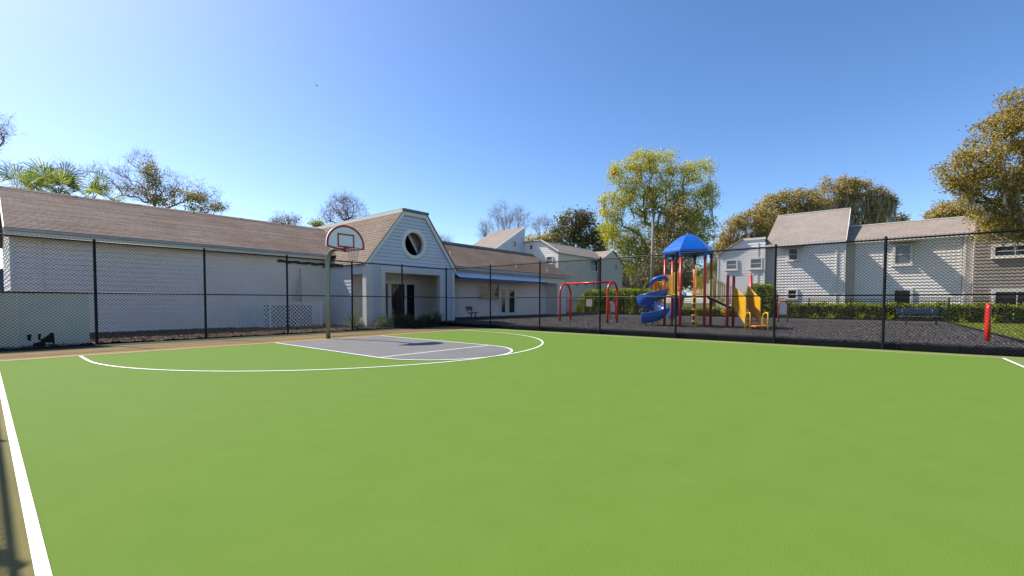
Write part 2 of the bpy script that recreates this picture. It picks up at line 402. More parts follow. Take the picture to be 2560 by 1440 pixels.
# beds, rubber mulch and lawn, gently uneven
def bumpy(name, x0, x1, y0, y1, z, amp, nx, ny, mt, seed=1):
    g = np.random.default_rng(seed)
    X, Y = np.meshgrid(np.linspace(x0, x1, nx), np.linspace(y0, y1, ny))
    Z = z + amp*g.normal(size=X.shape)
    V = np.stack([X, Y, Z], -1).reshape(-1, 3)
    i = np.arange(nx*ny).reshape(ny, nx)
    Fq = np.stack([i[:-1,:-1], i[:-1,1:], i[1:,1:], i[1:,:-1]], -1).reshape(-1, 4)
    return tag(np_mesh(name, V, Fq, mt), kind='structure')
bumpy('mulch_bed', -3, 16.0, 17.9, 24.2, .05, .014, 190, 64, M['mulch'], 2)
bumpy('playground_ground', 16.3, 36.95, -3.35, 24.2, .16, .013, 240, 300, M['rubber'], 3)
sheet('lawn', 16.3, 120, -60, -3.38, .10, M['grass'])
sheet('back_lawn', 36.98, 120, -3.37, 60, .08, M['grass'])

# loose chips of rubber mulch and bark
def chips(name, n, x0, x1, y0, y1, z, s, mt, seed):
    g = np.random.default_rng(seed)
    c = np.stack([g.uniform(x0, x1, n), g.uniform(y0, y1, n), g.uniform(z, z+.035, n)], -1)
    a = g.normal(size=(n, 3)); a /= np.linalg.norm(a, axis=1)[:, None]
    q = g.normal(size=(n, 3)); q -= a*(a*q).sum(1)[:, None]; q /= np.linalg.norm(q, axis=1)[:, None]
    l = g.uniform(.6, 1.5, (n, 1))*s
    V = np.stack([c-a*l, c-q*l*.4, c+a*l, c+q*l*.4], 1).reshape(-1, 3)
    return np_mesh(name, V, np.arange(4*n).reshape(n, 4), mt)
M['chip'] = leafmat('rubber_chip', (.016,.014,.013), (.06,.053,.05), (.20,.175,.16), trans=0, rough=.55)
M['barkchip'] = leafmat('bark_chip', (.04,.025,.016), (.13,.085,.055), (.26,.19,.14), trans=0, rough=.9)
o = chips('rubber_chips', 110000, 16.4, 33, -3.3, 22, .155, .019, M['chip'], 5); tag(o, 'loose black rubber chips covering the playground', 'mulch', kind='stuff')
o = chips('bark_chips', 16000, -1, 15.9, 17.95, 23.7, .045, .03, M['barkchip'], 6); tag(o, 'brown bark chips in the bed below the long wall', 'mulch', kind='stuff')
def blades(name, n, x0, x1, y0, y1, z, h, mt, seed):
    g = np.random.default_rng(seed)
    c = np.stack([g.uniform(x0, x1, n), g.uniform(y0, y1, n), np.full(n, z)], -1)
    th = g.uniform(0, 6.28, n); d = np.stack([np.cos(th), np.sin(th), np.zeros(n)], -1)
    lean = np.stack([g.normal(0, .5, n), g.normal(0, .5, n), np.ones(n)], -1)
    hh = g.uniform(.5, 1.2, (n, 1))*h
    V = np.stack([c-d*.012, c+d*.012, c+lean*hh], 1).reshape(-1, 3)
    return np_mesh(name, V, np.arange(3*n).reshape(n, 3), mt)
M['blade'] = leafmat('grass_blade', (.10,.14,.016), (.20,.24,.03), (.32,.33,.05), trans=.35)
o = blades('grass', 34000, 17, 40, -11, -3.4, .1, .075, M['blade'], 8); tag(o, 'short green lawn to the right of the playground', 'grass', kind='stuff')
o = blades('back_grass', 12000, 37, 46, 14, 27, .08, .10, M['blade'], 9); tag(o, 'yellow green lawn behind the swing frame', 'grass', kind='stuff')

# ================================================================ FENCES
def chain_fence(name, P0, P1, posts, H, mid, label, z0=.03, corner=()):
    P0, P1 = Vector(P0), Vector(P1); D = (P1-P0); Ln = D.length; d = D/Ln
    root = empty(name, P0, label, 'fence', 'black chain link fences round the court')
    nrm = Vector((-d.y, d.x, 0))
    for s_ in posts:
        p = P0+d*s_; b = MB(); r = .042 if s_ in corner else .036
        b.tube([p+Vector((0,0,-.05)), p+Vector((0,0,H+.03))], r, 12)
        b.ball(p+Vector((0,0,H+.03)), r*1.05, 10, 6)
        b.build('post', M['black'], root, smooth=False)
    off = -nrm*.0
    b = MB(); b.tube([P0+Vector((0,0,H-.03)), P1+Vector((0,0,H-.03))], .024, 10); b.build('top_rail', M['black'], root, smooth=True)
    b = MB(); b.tube([P0+Vector((0,0,mid)), P1+Vector((0,0,mid))], .022, 10); b.build('mid_rail', M['black'], root, smooth=True)
    # woven diamonds: straight runs of wire in both directions
    dw, dh, r = .090, .086, .0041
    zt = H+.035; hh = zt-z0; run = hh*dw/dh
    V = []; Fq = []
    def wire(sa, za, sb, zb, o):
        A = P0+d*sa+Vector((0,0,za))+nrm*o; B_ = P0+d*sb+Vector((0,0,zb))+nrm*o
        t = (B_-A)
        if t.length < .02: return
        t.normalize(); u = nrm; w = t.cross(nrm); k = len(V)
        for Q in (A, B_):
            for a_, c_ in ((1,0),(0,1),(-1,0),(0,-1)): V.append(tuple(Q+u*(a_*r)+w*(c_*r)))
        for j in range(4): Fq.append((k+j, k+(j+1)%4, k+4+(j+1)%4, k+4+j))
    k = -int(run/dw)-1
    while k*dw < Ln:
        s0 = k*dw
        a, b_ = max(s0, 0), min(s0+run, Ln)
        if b_ > a: wire(a, z0+(a-s0)*dh/dw, b_, z0+(b_-s0)*dh/dw, .046)
        if b_ > a: wire(b_, zt-(b_-s0)*dh/dw, a, zt-(a-s0)*dh/dw, .050)
        k += 1
    np_mesh('wire_mesh', V, Fq, M['black'], root)
    return root
DF, XF = 17.93, 16.1
chain_fence('chain_link_fence', (-.70, DF, 0), (XF-.06, DF, 0), [2.87, 5.65, 8.42, 11.22, 13.91], 3.10, 1.55,
            'long black chain link fence in front of the pale grey clubhouse wall')
chain_fence('chain_link_fence', (XF, DF, 0), (XF, -9.5, 0), [0, 3.25, 6.28, 9.32, 12.40, 15.52, 18.18, 21.2, 24.3], 3.10, 1.52,
            'long black chain link fence between the green court and the playground', corner=(0,))
chain_fence('chain_link_fence', (-.70, -6.0, 0), (-.70, DF, 0), [0, 3, 6, 9, 12, 15, 18, 21, 23.9], 3.10, 1.52,
            'black chain link fence on the near left side of the court, seen by its shadow')
# boards screening the low half of the fence, bottom left
root = empty('fence_screen', (1.2, DF+.10, 0), 'pale board screen with a torn black patch leaning behind the fence', 'screen')
b = MB(); b.box(-.3, .62, DF+.10, DF+.125, .02, 1.53); b.build('beige_board', M['panel'], root)
b = MB(); b.box(.625, 2.03, DF+.105, DF+.13, .02, 1.53); b.build('grey_board', M['panelgrey'], root)
b = MB(); b.box(-.3, 2.05, DF+.085, DF+.14, 1.53, 1.565); b.build('top_cap', M['gutter'], root)
b = MB()
def patch(poly):
    b.prism([(onY(x, y, DF+.098).x, DF+.0985, onY(x, y, DF+.098).z) for x, y in poly], (0, .006, 0))
patch([(67,837),(79,836),(77,853),(69,851)])
patch([(95,835),(103,835),(101,848),(110,845),(122,837),(126,832),(135,832),(137,862),(133,863),(131,856),(113,857),(113,866),(81,867),(83,858),(95,856),(104,852),(95,849)])
b.build('torn_patch', M['dark'], root)
# timber edging of the playground
root = empty('border_edging', (16.2, 8, 0), 'low black plastic edging timbers along the foot of the playground fence', 'edging')
y = 17.4
while y > -9:
    b = MB(); b.box(16.19, 16.30, y-1.19, y-.01, -.04, .165+rnd.uniform(-.006,.006)); b.build('timber', M['black'], root, bevel=.012); y -= 1.2
y = 22.8
b = MB(); b.box(36.95, 37.06, -3.4, 24, 0, .24); b.build('rear_timber', M['black'], root)
b = MB(); b.box(16.3, 36.95, -3.46, -3.36, 0, .22); b.build('side_timber', M['black'], root)

# black picket yard fence at the back of the playground
def picket_fence(name, pts, label, h=1.42, z=.12):
    root = empty(name, (*pts[0], z), label, 'fence')
    pk = MB(); rl = MB()
    for (ax, ay), (bx, by) in zip(pts, pts[1:]):
        a, c = Vector((ax, ay, z)), Vector((bx, by, z)); L_ = (c-a).length; d = (c-a)/L_
        n = max(1, round(L_/2.4))
        for i in range(n+1):
            p = a+d*(L_*i/n); b = MB(); b.box(p.x-.03, p.x+.03, p.y-.03, p.y+.03, z-.1, z+h+.06); b.build('post', M['blackmetal'], root)
        for zz in (z+h, z+h-.16, z+.15): rl.beam(a+Vector((0,0,zz-z)), c+Vector((0,0,zz-z)), .03, .035)
        k = int(L_/.115)
        for i in range(k):
            p = a+d*((i+.5)*L_/k); pk.box(p.x-.008, p.x+.008, p.y-.008, p.y+.008, z+.06, z+h)
    rl.build('rail', M['blackmetal'], root); pk.build('picket_panel', M['blackmetal'], root)
picket_fence('picket_fence', [(35.7, 23.6), (37.4, 23.4), (37.4, 17.6), (37.4, -13)], 'low black metal picket fence along the back of the playground')

# dark green band drawn as a tube just under the top rail
def rail_tube():
    b = MB(); a, c = onY(694, 650, DF+.07), onY(857, 660, DF+.07)
    n = 24; pts = [(a.x+(c.x-a.x)*i/n, DF+.075, 2.90+.015*math.sin(i*1.3)-.02*math.sin(math.pi*i/n)) for i in range(n+1)]
    b.tube(pts, [  .058+.010*math.sin(i*2.1) for i in range(n+1)], 10)
    return b.build('rail_band', M['dkgreen'], None, smooth=True, loc=(a.x, DF, 2.9))
tag(rail_tube(), 'dark green band running just under the top rail of the fence', 'screen')
# ================================================================ BUILDINGS
Z3 = Vector((0,0,1)); X3 = Vector((1,0,0)); Y3 = Vector((0,1,0))
def part(name, mt, parent, fn, bevel=0, smooth=False):
    b = MB(); fn(b); return b.build(name, mt, parent, smooth=smooth, bevel=bevel)
def window(parent, O, U, N, w, h, fw=.09, dep=.07, glass=None, split='h', fmat=None, bars=False):
    """double hung window standing on a wall plane: O lower left corner, U along the wall, N outwards"""
    O, U, N = Vector(O), Vector(U), Vector(N); b = MB()
    for (u0, v0, u1, v1) in ((0,0,w,fw), (0,h-fw,w,h), (0,fw,fw,h-fw), (w-fw,fw,w,h-fw)):
        b.obox(O+U*u0+Z3*v0, U*(u1-u0), Z3*(v1-v0), N*dep)
    b.obox(O-U*.04+Z3*(-.045)+N*0, U*(w+.08), Z3*.043, N*(dep+.04))
    f = b.build('window', fmat or M['trim'], parent)
    b = MB(); b.obox(O+U*fw+Z3*fw+N*.026, U*(w-2*fw), Z3*(h-2*fw), N*.012); b.build('pane', glass or M['glass'], f)
    b = MB()
    if 'h' in split: b.obox(O+U*fw+Z3*(h*.5-.02)+N*.039, U*(w-2*fw), Z3*.04, N*.02)
    if 'v' in split: b.obox(O+U*(w*.5-.02)+Z3*fw+N*.039, U*.04, Z3*(h-2*fw), N*.018)
    if bars:
        k = int(w/.11)
        for i in range(1, k): b.obox(O+U*(fw+(w-2*fw)*i/k-.008)+Z3*fw+N*.045, U*.016, Z3*(h-2*fw), N*.02)
    if b.v: b.build('sash_bar', M['blackmetal'] if bars else (fmat or M['trim']), f)
    return f
def hood(parent, O, U, N, w, dep, mt):
    O, U, N = Vector(O), Vector(U), Vector(N); b = MB()
    b.prism([O, O+N*dep-Z3*.10, O+N*dep-Z3*.20, O-Z3*.12], U*w)
    return b.build('window_hood', mt, parent)

# ---------------------------------------------------------------- clubhouse with its long wall, porch gable and wing
club = empty('clubhouse', (8, 26, 0), 'long low grey clubhouse with brown shingle roof and a porch gable with a round window', 'building')
YW = 23.8
XLW, XRW = .70, 12.5
# long wall and its left end wall
def f(b):
    b.lap((0, YW, 0), X3, Z3, -Y3, [(.02, XLW, XRW), (3.62, XLW, XRW)], .19, .026, jit=.12, gap=.018)
part('wall', M['siding'], club, f)
def f(b):
    b.lap((XLW, 0, 0), -Y3, Z3, -X3, [(.02, -31.8, -YW), (3.75, -31.8, -YW), (5.86, -27.8-.02, -27.8+.02)], .19, .018)
part('end_wall', M['housesiding'], club, f)
def f(b):
    b.box(XLW-.03, XLW+.09, YW-.035, YW+.05, .02, 3.6); b.box(1.34, 1.47, YW-.06, YW-.0, .02, 3.6)
    b.box(XLW, XRW, YW-.05, YW+.02, -.05, .02)
part('corner_trim', M['trim'], club, f)
RS = (6.0-3.86)/(27.8-23.15)
def f(b):
    b.box(.55, 12.3, 23.30, YW+.0, 3.585, 3.60)
    b.box(.55, 12.3, 23.24, 23.30, 3.56, 3.755)
part('fascia', M['creamtrim'], club, f)
def f(b):
    b.prism([(.55, 23.24, 3.76), (.55, 23.13, 3.76), (.55, 23.10, 3.85), (.55, 23.24, 3.85)], (11.7, 0, 0))
part('gutter', M['gutter'], club, f)
def slope(b, O, U, dv, width, N, row=.145, p=.012, skew=(0, 0)):
    if row > .18: p = .0045
    Ln = Vector(dv).length; V = Vector(dv)/Ln
    b.lap(O, U, V, N, [(0, 0, width), (Ln, skew[0], width+skew[1])], row, p, jit=.25)
    # underside
    O = Vector(O); U = Vector(U); N = Vector(N)
    b.quad(O-N*.03, O+V*Ln-N*.03, O+V*Ln+U*width-N*.03, O+U*width-N*.03)
def f(b):
    dv = Vector((0, 27.8-23.15, 6.0-3.86)); N = Vector((0, -dv.z, dv.y)).normalized()
    slope(b, (.55, 23.15, 3.86), X3, dv, 15.6, N)
    dv2 = Vector((0, -4.65, 2.14)); N2 = Vector((0, 2.14, 4.65)).normalized()
    slope(b, (16.15, 32.45, 3.86), -X3, dv2, 15.6, N2)
    b.prism([(.55, 27.62, 5.94), (.55, 27.8, 6.045), (.55, 27.98, 5.94), (.55, 27.8, 6.02)], (15.4, 0, 0))
part('roof', M['roofbrown'], club, f)
def f(b):
    b.beam((.535, 23.12, 3.78), (.535, 27.8, 5.93), .03, .17, side=X3); b.beam((.535, 32.48, 3.78), (.535, 27.8, 5.93), .03, .17, side=X3)
part('rake_board', M['trim'], club, f)
def f(b): b.beam(tuple(onY(493, 531, 28.0)), tuple(onY(524, 536.5, 28.0)), .2, .06)
part('ridge_flashing', M['trim'], club, f)
# porch gable
YG = 19.7; GL, GR = 12.34, 18.30; PK1, PK2, ZS, ZT = 14.56, 16.12, 3.336, 6.157
P_ = lambda x, y: onY(x, y, YG)
oL, oR, oT = P_(962, 690).x, P_(1099, 690).x, P_(1000, 683).z
wc = P_(1034.5, 610.5); WR, WI = .86, .63
cz = wc.z; cxw = wc.x
def ch(v, r): return math.sqrt(max(r*r-(v-cz)**2, 0))
def f(b):
    hl = [(0, oT, lambda v: oL, lambda v: oR),
          (cz-WI-.1, cz+WI+.1, lambda v: cxw-ch(v, WI+.1), lambda v: cxw+ch(v, WI+.1), 1)]
    b.lap((0, YG, 0), X3, Z3, -Y3, [(.04, GL, GR), (ZS, GL, GR), (ZT, PK1, PK2)], .19, .026, holes=hl, gap=.018)
    # side walls
    b.lap((GL, 0, 0), -Y3, Z3, -X3, [(.04, -YW, -YG), (ZS, -YW, -YG)], .19, .022, holes=[(0, 2.72, lambda v: -21.0, lambda v: -YG-.32)])
    b.lap((GR, 0, 0), Y3, Z3, X3, [(.04, YG, 24), (ZS, YG, 24)], .19, .022)
    b.quad((GL, YG+.10, ZS), (PK1, YG+.10, ZT), (PK1, YG+.10, cz+1.2), (GL, YG+.1, ZS))
part('gable_wall', M['bluesiding'], club, f)
def f(b):     # attic seen through the round window: floor, back wall, dark rafters
    b.quad((GL+.2, 24.6, ZS+.1), (GR-.2, 24.6, ZS+.1), (PK2, 24.6, ZT-.1), (PK1, 24.6, ZT-.1))
    b.quad((GL, YG+.15, ZS+.05), (GR, YG+.15, ZS+.05), (GR, 24.6, ZS+.05), (GL, 24.6, ZS+.05))
part('attic_wall', M['bluesiding'], club, f)
def f(b):  # panel added close behind the round window to catch its light
    b.prism([(cxw-.20, YG+.55, cz+1.0), (cxw+.80, YG+.55, cz-.60), (cxw+.80, YG+.55, ZS+.1), (cxw+1.9, YG+.55, ZS+.1), (cxw+1.6, YG+.55, cz+1.0)], (0, .05, 0))
part('added_attic_panel', M['brownsiding'], club, f)
part('rafter', M['trim'], club, lambda b: (b.beam((cxw-.24, YG+.50, cz+.98), (cxw+.78, YG+.50, cz-.60), .05, .12), b.beam((cxw+.80, YG+.50, cz-.55), (cxw+.80, YG+.50, ZS+.05), .05, .11)))
def f(b):     # ring
    n = 48; vs = []; fs = []
    prof = [(WI, .12), (WI, -.06), (WI+.04, -.08), (WR-.05, -.08), (WR, -.05), (WR, .0)]
    for i in range(n):
        a = 2*math.pi*i/n
        for r, y in prof: vs.append((cxw+r*math.cos(a), YG+y, cz+r*math.sin(a)))
    k = len(prof)
    for i in range(n):
        for j in range(k-1): fs.append((i*k+j, i*k+j+1, ((i+1) % n)*k+j+1, ((i+1) % n)*k+j))
    b.add(vs, fs)
part('round_window_trim', M['trim'], club, f)
sl = Vector((PK1-GL, 0, ZT-ZS)); sr = Vector((PK2-GR, 0, ZT-ZS))
def f(b):
    ov = .16
    NL = Vector((-sl.z, 0, sl.x)).normalized(); NR = Vector((sl.z, 0, -sr.x)).normalized()
    eL = Vector((GL, YG-ov, ZS))-sl.normalized()*.22; eR = Vector((GR, YG-ov, ZS))-sr.normalized()*.22
    slope(b, eL+Vector((0, 14.2, 0))+NL*.07, -Y3, sl*(1+.22/sl.length), 14.2, NL)
    slope(b, eR+NR*.07, Y3, sr*(1+.22/sr.length), 14.2, NR)
part('gable_roof', M['rooftan'], club, f)
def f(b):
    for z, o in ((ZT+.04, .10), ):
        b.box(PK1-.10, PK2+.10, YG-.22, 33.8, z, z+.13)
part('gable_roof_cap', M['ridge'], club, f)
def f(b):
    b.box(PK1-.16, PK1-.105, YG-.2, 33.8, ZT-.06, ZT+.13)
part('roof_flashing', M['creamtrim'], club, f)
def f(b):
    y = YG-.06
    for (a, c, sgn) in ((Vector((GL, y, ZS)), Vector((PK1, y, ZT)), 1), (Vector((GR, y, ZS)), Vector((PK2, y, ZT)), -1)):
        d = (c-a).normalized(); n = Vector((-d.z, 0, d.x)) if sgn > 0 else Vector((d.z, 0, -d.x))
        a2 = a-d*.22
        b.prism([a2-n*.14, a2+n*.07, c+n*.07+Vector((0,0,.0)), c-n*.14], (0, -.055, 0))
    b.box(PK1-.02, PK2+.02, y-.058, y-.002, ZT-.16, ZT+.03)
part('rake_board', M['trim'], club, f)
def f(b):
    y0, y1 = YG-.05, YG+.22
    b.box(oL-.27, oL, y0, y1, .04, oT+.30); b.box(oR, oR+.22, y0, y1, .04, oT+.30); b.box(oL, oR, y0+.002, y1-.002, oT, oT+.298)
    b.box(GL-.03, GL+.34, YG-.045, YG+.30, .04, ZS-.22)
    b.box(GR-.16, GR+.03, YG-.045, YG+.10, .04, ZS-.02)
part('porch_trim', M['trim'], club, f)
# porch inside
YP = 21.5
Q_ = lambda x, y: onY(x, y, YP)
def f(b):
    b.lap((0, YP, 0), X3, Z3, -Y3, [(.04, GL+.1, GR-.1), (ZS-.05, GL+.1, GR-.1)], .19, .022)
    b.lap((GR-.18, 0, 0), -Y3, Z3, -X3, [(.04, -YP, -YG-.22), (ZS-.05, -YP, -YG-.22)], .19, .014)
part('porch_wall', M['siding'], club, f)
def f(b): b.box(GL, GR-.2, YG+.24, YP, ZS-.04, ZS); b.box(GL+.2, Q_(1045, 690).x, YP-.10, YP-.02, Q_(1000, 698).z, Q_(1000, 689).z)
part('porch_ceiling', M['creamtrim'], club, f)
dr = None
x0, x1 = Q_(957, 720).x, Q_(1042, 720).x; zt = Q_(1000, 701).z
xs = [Q_(v, 720).x for v in (963, 968, 976, 1009, 1014.5, 1034, 1041.5)]
def f(b):
    b.box(x0, x1+.0, YP-.10, YP-.03, zt-.22, zt)
    for a, c in ((xs[1], xs[2]), (xs[3], xs[4]), (xs[5], xs[6])): b.box(a, c, YP-.10, YP-.03, .05, zt-.22)
    b.box(x0, x1, YP-.10, YP-.03, .05, .12)
d_ = part('porch_door', M['trim'], club, f)
def f(b):
    for a, c in ((x0, xs[1]), (xs[2], xs[3]), (xs[4], xs[5])): b.box(a, c, YP-.06, YP-.045, .12, zt-.22)
part('pane', M['glass'], d_, f)
def f(b):
    xm = (xs[2]+xs[3])/2; b.box(xm-.05, xm+.05, YP-.085, YP-.062, .12, zt-.22); b.box(xs[4]+.06, xs[4]+.09, YP-.12, YP-.07, 1.0, 1.35)
part('handle', M['blackmetal'], d_, f)

# right wing
YV, YB2 = 23.6, 22.4; WX0, WX1 = GR, 35.1
XA1 = 33.65
V_ = lambda x, y: onY(x, y, YV)
def f(b):
    b.lap((0, YV, 0), X3, Z3, -Y3, [(.06, WX0, XA1+.1), (3.4, WX0, XA1+.1)], .19, .022, jit=.1)
    b.lap((0, YB2, 0), X3, Z3, -Y3, [(.10, XA1, WX1), (3.06, XA1, WX1)], .19, .014)
    b.lap((0, YB2, 0), X3, Z3, -Y3, [(3.06, WX0, WX1), (3.62, WX0, WX1)], .19, .014)
    b.lap((XA1, 0, 0), -Y3, Z3, -X3, [(.10, -YV, -YB2), (3.06, -YV, -YB2)], .19, .014)
    b.lap((WX1, 0, 0), Y3, Z3, X3, [(.1, YB2, 29.9), (3.6, YB2, 29.9), (5.7, 26.2, 26.3)], .19, .022)
    b.quad((WX0, YB2, 3.06), (XA1, YB2, 3.06), (XA1, YV, 3.06), (WX0, YV, 3.06))
part('wing_wall', M['siding'], club, f)
def f(b):
    b.box(WX1-.09, WX1+.03, YB2-.04, YB2+.06, .1, 3.6); b.box(XA1-.03, XA1+.07, YB2-.045, YB2+.05, .1, 3.04)
    b.box(WX0+.03, WX0+.35, YB2-.05, YB2+.05, .1, 3.05)
    a = onY(1139.5, 730, YB2+.9).x
    b.box(WX0, XA1, YB2-.04, YB2, 3.0, 3.085)
part('wing_trim', M['trim'], club, f)
EV = 21.92
def f(b):
    dv = Vector((0, 26.2-EV, 5.95-3.74)); N = Vector((0, -dv.z, dv.y)).normalized()
    slope(b, (17.0, EV, 3.74), X3, dv, 35.35-17.0, N)
    dv2 = Vector((0, -(26.2-EV), 5.95-3.74)); N2 = Vector((0, dv.z, dv.y)).normalized()
    slope(b, (35.35, 30.48, 3.74), -X3, dv2, 35.35-17.0, N2)
part('wing_roof', M['rooftan'], club, f)
def f(b):
    b.box(16.6, 34.9, 26.05, 26.55, 5.86, 6.06)
part('ridge_cap', M['ridge'], club, f)
def f(b):
    b.box(18.2, 35.35, EV-.02, EV+.03, 3.52, 3.70); b.box(18.2, 35.3, EV+.03, YB2, 3.60, 3.62)
    b.beam((35.36, EV-.02, 3.62), (35.36, 26.2, 5.83), .03, .16, side=X3)
part('wing_fascia', M['gutter'], club, f)
for px_, yy in ((1126, 23.9), (1291, 22.6), (1368, 22.4)):
    p = onY(px_, 630, yy); zr = 3.74+(yy-EV)*(5.95-3.74)/(26.2-EV)
    part('vent_pipe', M['trim'], club, lambda b: b.tube([(p.x, yy, zr-.05), (p.x, yy, zr+.25)], .05, 8))
# awning
aT0, aT1 = onY(1139, 674, YB2-.02), onY(1322, 688, YB2-.02)
aF0, aF1 = onY(1165, 690.5, YB2-.95), onY(1368, 702, YB2-.95)
ax0, ax1 = aT0.x-.5, aF1.x
zt_, zf_ = 3.46, 2.98; ay = YB2-.95
def f(b):
    n = 30
    for i in range(n):
        u0, u1 = ax0+(ax1-ax0)*i/n, ax0+(ax1-ax0)*(i+1)/n
        b.quad((u0, ay, zf_), (u1, ay, zf_), (u1, YB2-.02, zt_), (u0, YB2-.02, zt_))
        b.quad((u0, ay, zf_-.012), (u0, YB2-.02, zt_-.012), (u1, YB2-.02, zt_-.012), (u1, ay, zf_-.012))
aw = part('awning', M['awning'], club, f)
def f(b):
    b.box(ax0, ax1, ay-.006, ay+.006, zf_-.12, zf_)
    for u in (ax0, ax1-.01): b.prism([(u, ay, zf_-.12), (u, ay, zf_), (u, YB2-.02, zt_), (u, YB2-.02, zf_-.12)], (.01, 0, 0))
part('valance', M['awningdark'], aw, f)
# wing window, french doors, side door
a, c = V_(1195.5, 751.5), V_(1247, 709.5)
window(club, (a.x, YV-.02, a.z), X3, -Y3, (c.x-a.x)*.5, c.z-a.z, fw=.08, dep=.06)
window(club, (a.x+(c.x-a.x)*.5+.002, YV-.02, a.z), X3, -Y3, (c.x-a.x)*.5, c.z-a.z, fw=.08, dep=.06)
a, c = V_(1247.5, 792.5), V_(1291, 714.5)
def f(b):
    b.box(a.x, c.x, YV-.07, YV-.01, .09, c.z)
fd = part('french_door', M['trim'], club, f)
def f(b):
    for l, r in ((1252.5, 1261), (1271.5, 1284.5)):
        p, q = V_(l, 781), V_(r, 723.5); b.box(p.x, q.x, YV-.082, YV-.071, p.z, q.z)
part('pane', M['glass'], fd, f)
def f(b):
    mx_ = V_(1266, 750).x; b.box(mx_-.02, mx_+.02, YV-.085, YV-.0705, .1, c.z-.06); b.ball((mx_+.12, YV-.11, 1.05), .035)
part('handle', M['gutter'], fd, f)
a, c = V_(1139, 797), V_(1150, 705)
def f(b): b.box(a.x-.6, c.x, YV-.06, YV-.0, .09, c.z)
sdr = part('side_door', M['trim'], club, f)
def f(b): b.box(a.x-.5, c.x-.32, YV-.075, YV-.061, .12, c.z-.12)
part('door_leaf', M['creamtrim'], sdr, f)
a = V_(1368, 763)
def f(b):
    b.tube([(a.x+.16*math.cos(t*.7), YV-.10-.004*t, a.z+.16*math.sin(t*.7)) for t in range(30)], .022, 6); b.box(a.x-.05, a.x+.05, YV-.13, YV, a.z-.05, a.z+.05)
o = part('hose_reel', M['blackmetal'], None, f); tag(o, 'small dark hose reel on the wall at the right end of the wing', 'hose reel')
# closed parasol beside the lattice
def f(b):
    p = onY(748, 790, 23.45)
    b.tube([(p.x, 23.45, .05), (p.x, 23.45, .9)], .03, 8)
pr = empty('closed_parasol', (onY(750, 790, 23.4).x, 23.4, .05), 'closed beige parasol on a black pole against the clubhouse wall', 'parasol')
px0 = pr.location.x
part('pole', M['blackmetal'], pr, lambda b: b.tube([(px0+.10, 23.4, .05), (px0+.04, 23.4, 3.02)], .032, 8))
part('canopy', mat('parasol_canvas', (.40,.36,.33), (.48,.44,.40), rough=.9, scale=3), pr, lambda b: b.tube([(px0-.06, 23.38, 1.25), (px0-.05, 23.38, 1.5), (px0-.01, 23.38, 2.3), (px0+.03, 23.39, 2.95)], [.10, .13, .09, .03], 10), smooth=True)

# lattice screen
lat = empty('lattice_screen', (10.2, 22.3, 0), 'white diamond lattice screen standing in the mulch before the clubhouse', 'screen')
def lattice(b, A, B, z0, z1, pitch=.185, w=.046, ragged=None):
    A, B = Vector(A), Vector(B); d = B-A; L_ = d.length; d /= L_; n = Vector((-d.y, d.x, 0)); H = z1-z0
    for sgn in (1, -1):
        k = -int(H/pitch)-1
        while k*pitch*1.0 < L_+H:
            s0 = k*pitch
            if sgn > 0: pa = (max(s0, 0), z0+max(0, -s0)); e = min(s0+H, L_); pb = (e, z0+(e-s0))
            else: pa = (max(s0, 0), z1-max(0, -s0)); e = min(s0+H, L_); pb = (e, z1-(e-s0))
            k += 1
            if pb[0]-pa[0] < .05: continue
            if ragged:
                t0 = ragged(pa[0]) ; 
            p = A+d*pa[0]+Z3*pa[1]+n*(.006*sgn); q = A+d*pb[0]+Z3*pb[1]+n*(.006*sgn)
            b.beam(p, q, .010, w, side=n)
YLt = 22.25
lA, lB = onY(676, 829, YLt), onY(803.5, 826, YLt); zl0, zl1 = .04, onY(740, 754, YLt).z
part('front_panel', M['lattice'], lat, lambda b: lattice(b, (lA.x, YLt, 0), (lB.x, YLt, 0), zl0, zl1))
for q_ in (lA.x, lB.x): part('frame_post', M['lattice'], lat, lambda b: b.box(q_-.045, q_+.045, YLt-.03, YLt+.03, 0, zl1+.03))
part('side_panel', M['lattice'], lat, lambda b: lattice(b, (lA.x-.05, YLt+.06, 0), (lA.x-.75, YW-.12, 0), zl0, zl1-.10))
def f(b):
    for k in range(9):
        b.beam((lA.x-1.35+.13*k, YLt+.75-.02*k, .05), (lA.x-1.35+.13*k+.42*(k/9+.2), YLt+.95, .05+.45*(k/9+.25)), .012, .035, side=Y3)
        b.beam((lA.x-1.30+.13*k, YLt+.735-.02*k, .30*(k/9+.4)), (lA.x-1.30+.13*k+.25, YLt+.735, .05), .012, .035, side=Y3)
part('broken_panel', M['lattice'], lat, f)
ac = empty('air_conditioner', (10.4, 22.95, 0), 'grey air conditioning unit hidden behind the white lattice', 'air conditioner')
part('case', M['acdark'], ac, lambda b: b.box(lA.x+.12, lB.x-.3, 22.6, 23.4, .06, 1.12), bevel=.03)
part('grille', M['dark'], ac, lambda b: b.box(lA.x+.2, lB.x-.4, 22.585, 22.598, .14, 1.02))
part('fan_guard', M['blackmetal'], ac, lambda b: [b.tube([(10.425+r*math.cos(t*.3), 23.0+r*math.sin(t*.3), 1.135) for t in range(21)], .008, 4, closed=True) for r in (.12, .22, .32)])

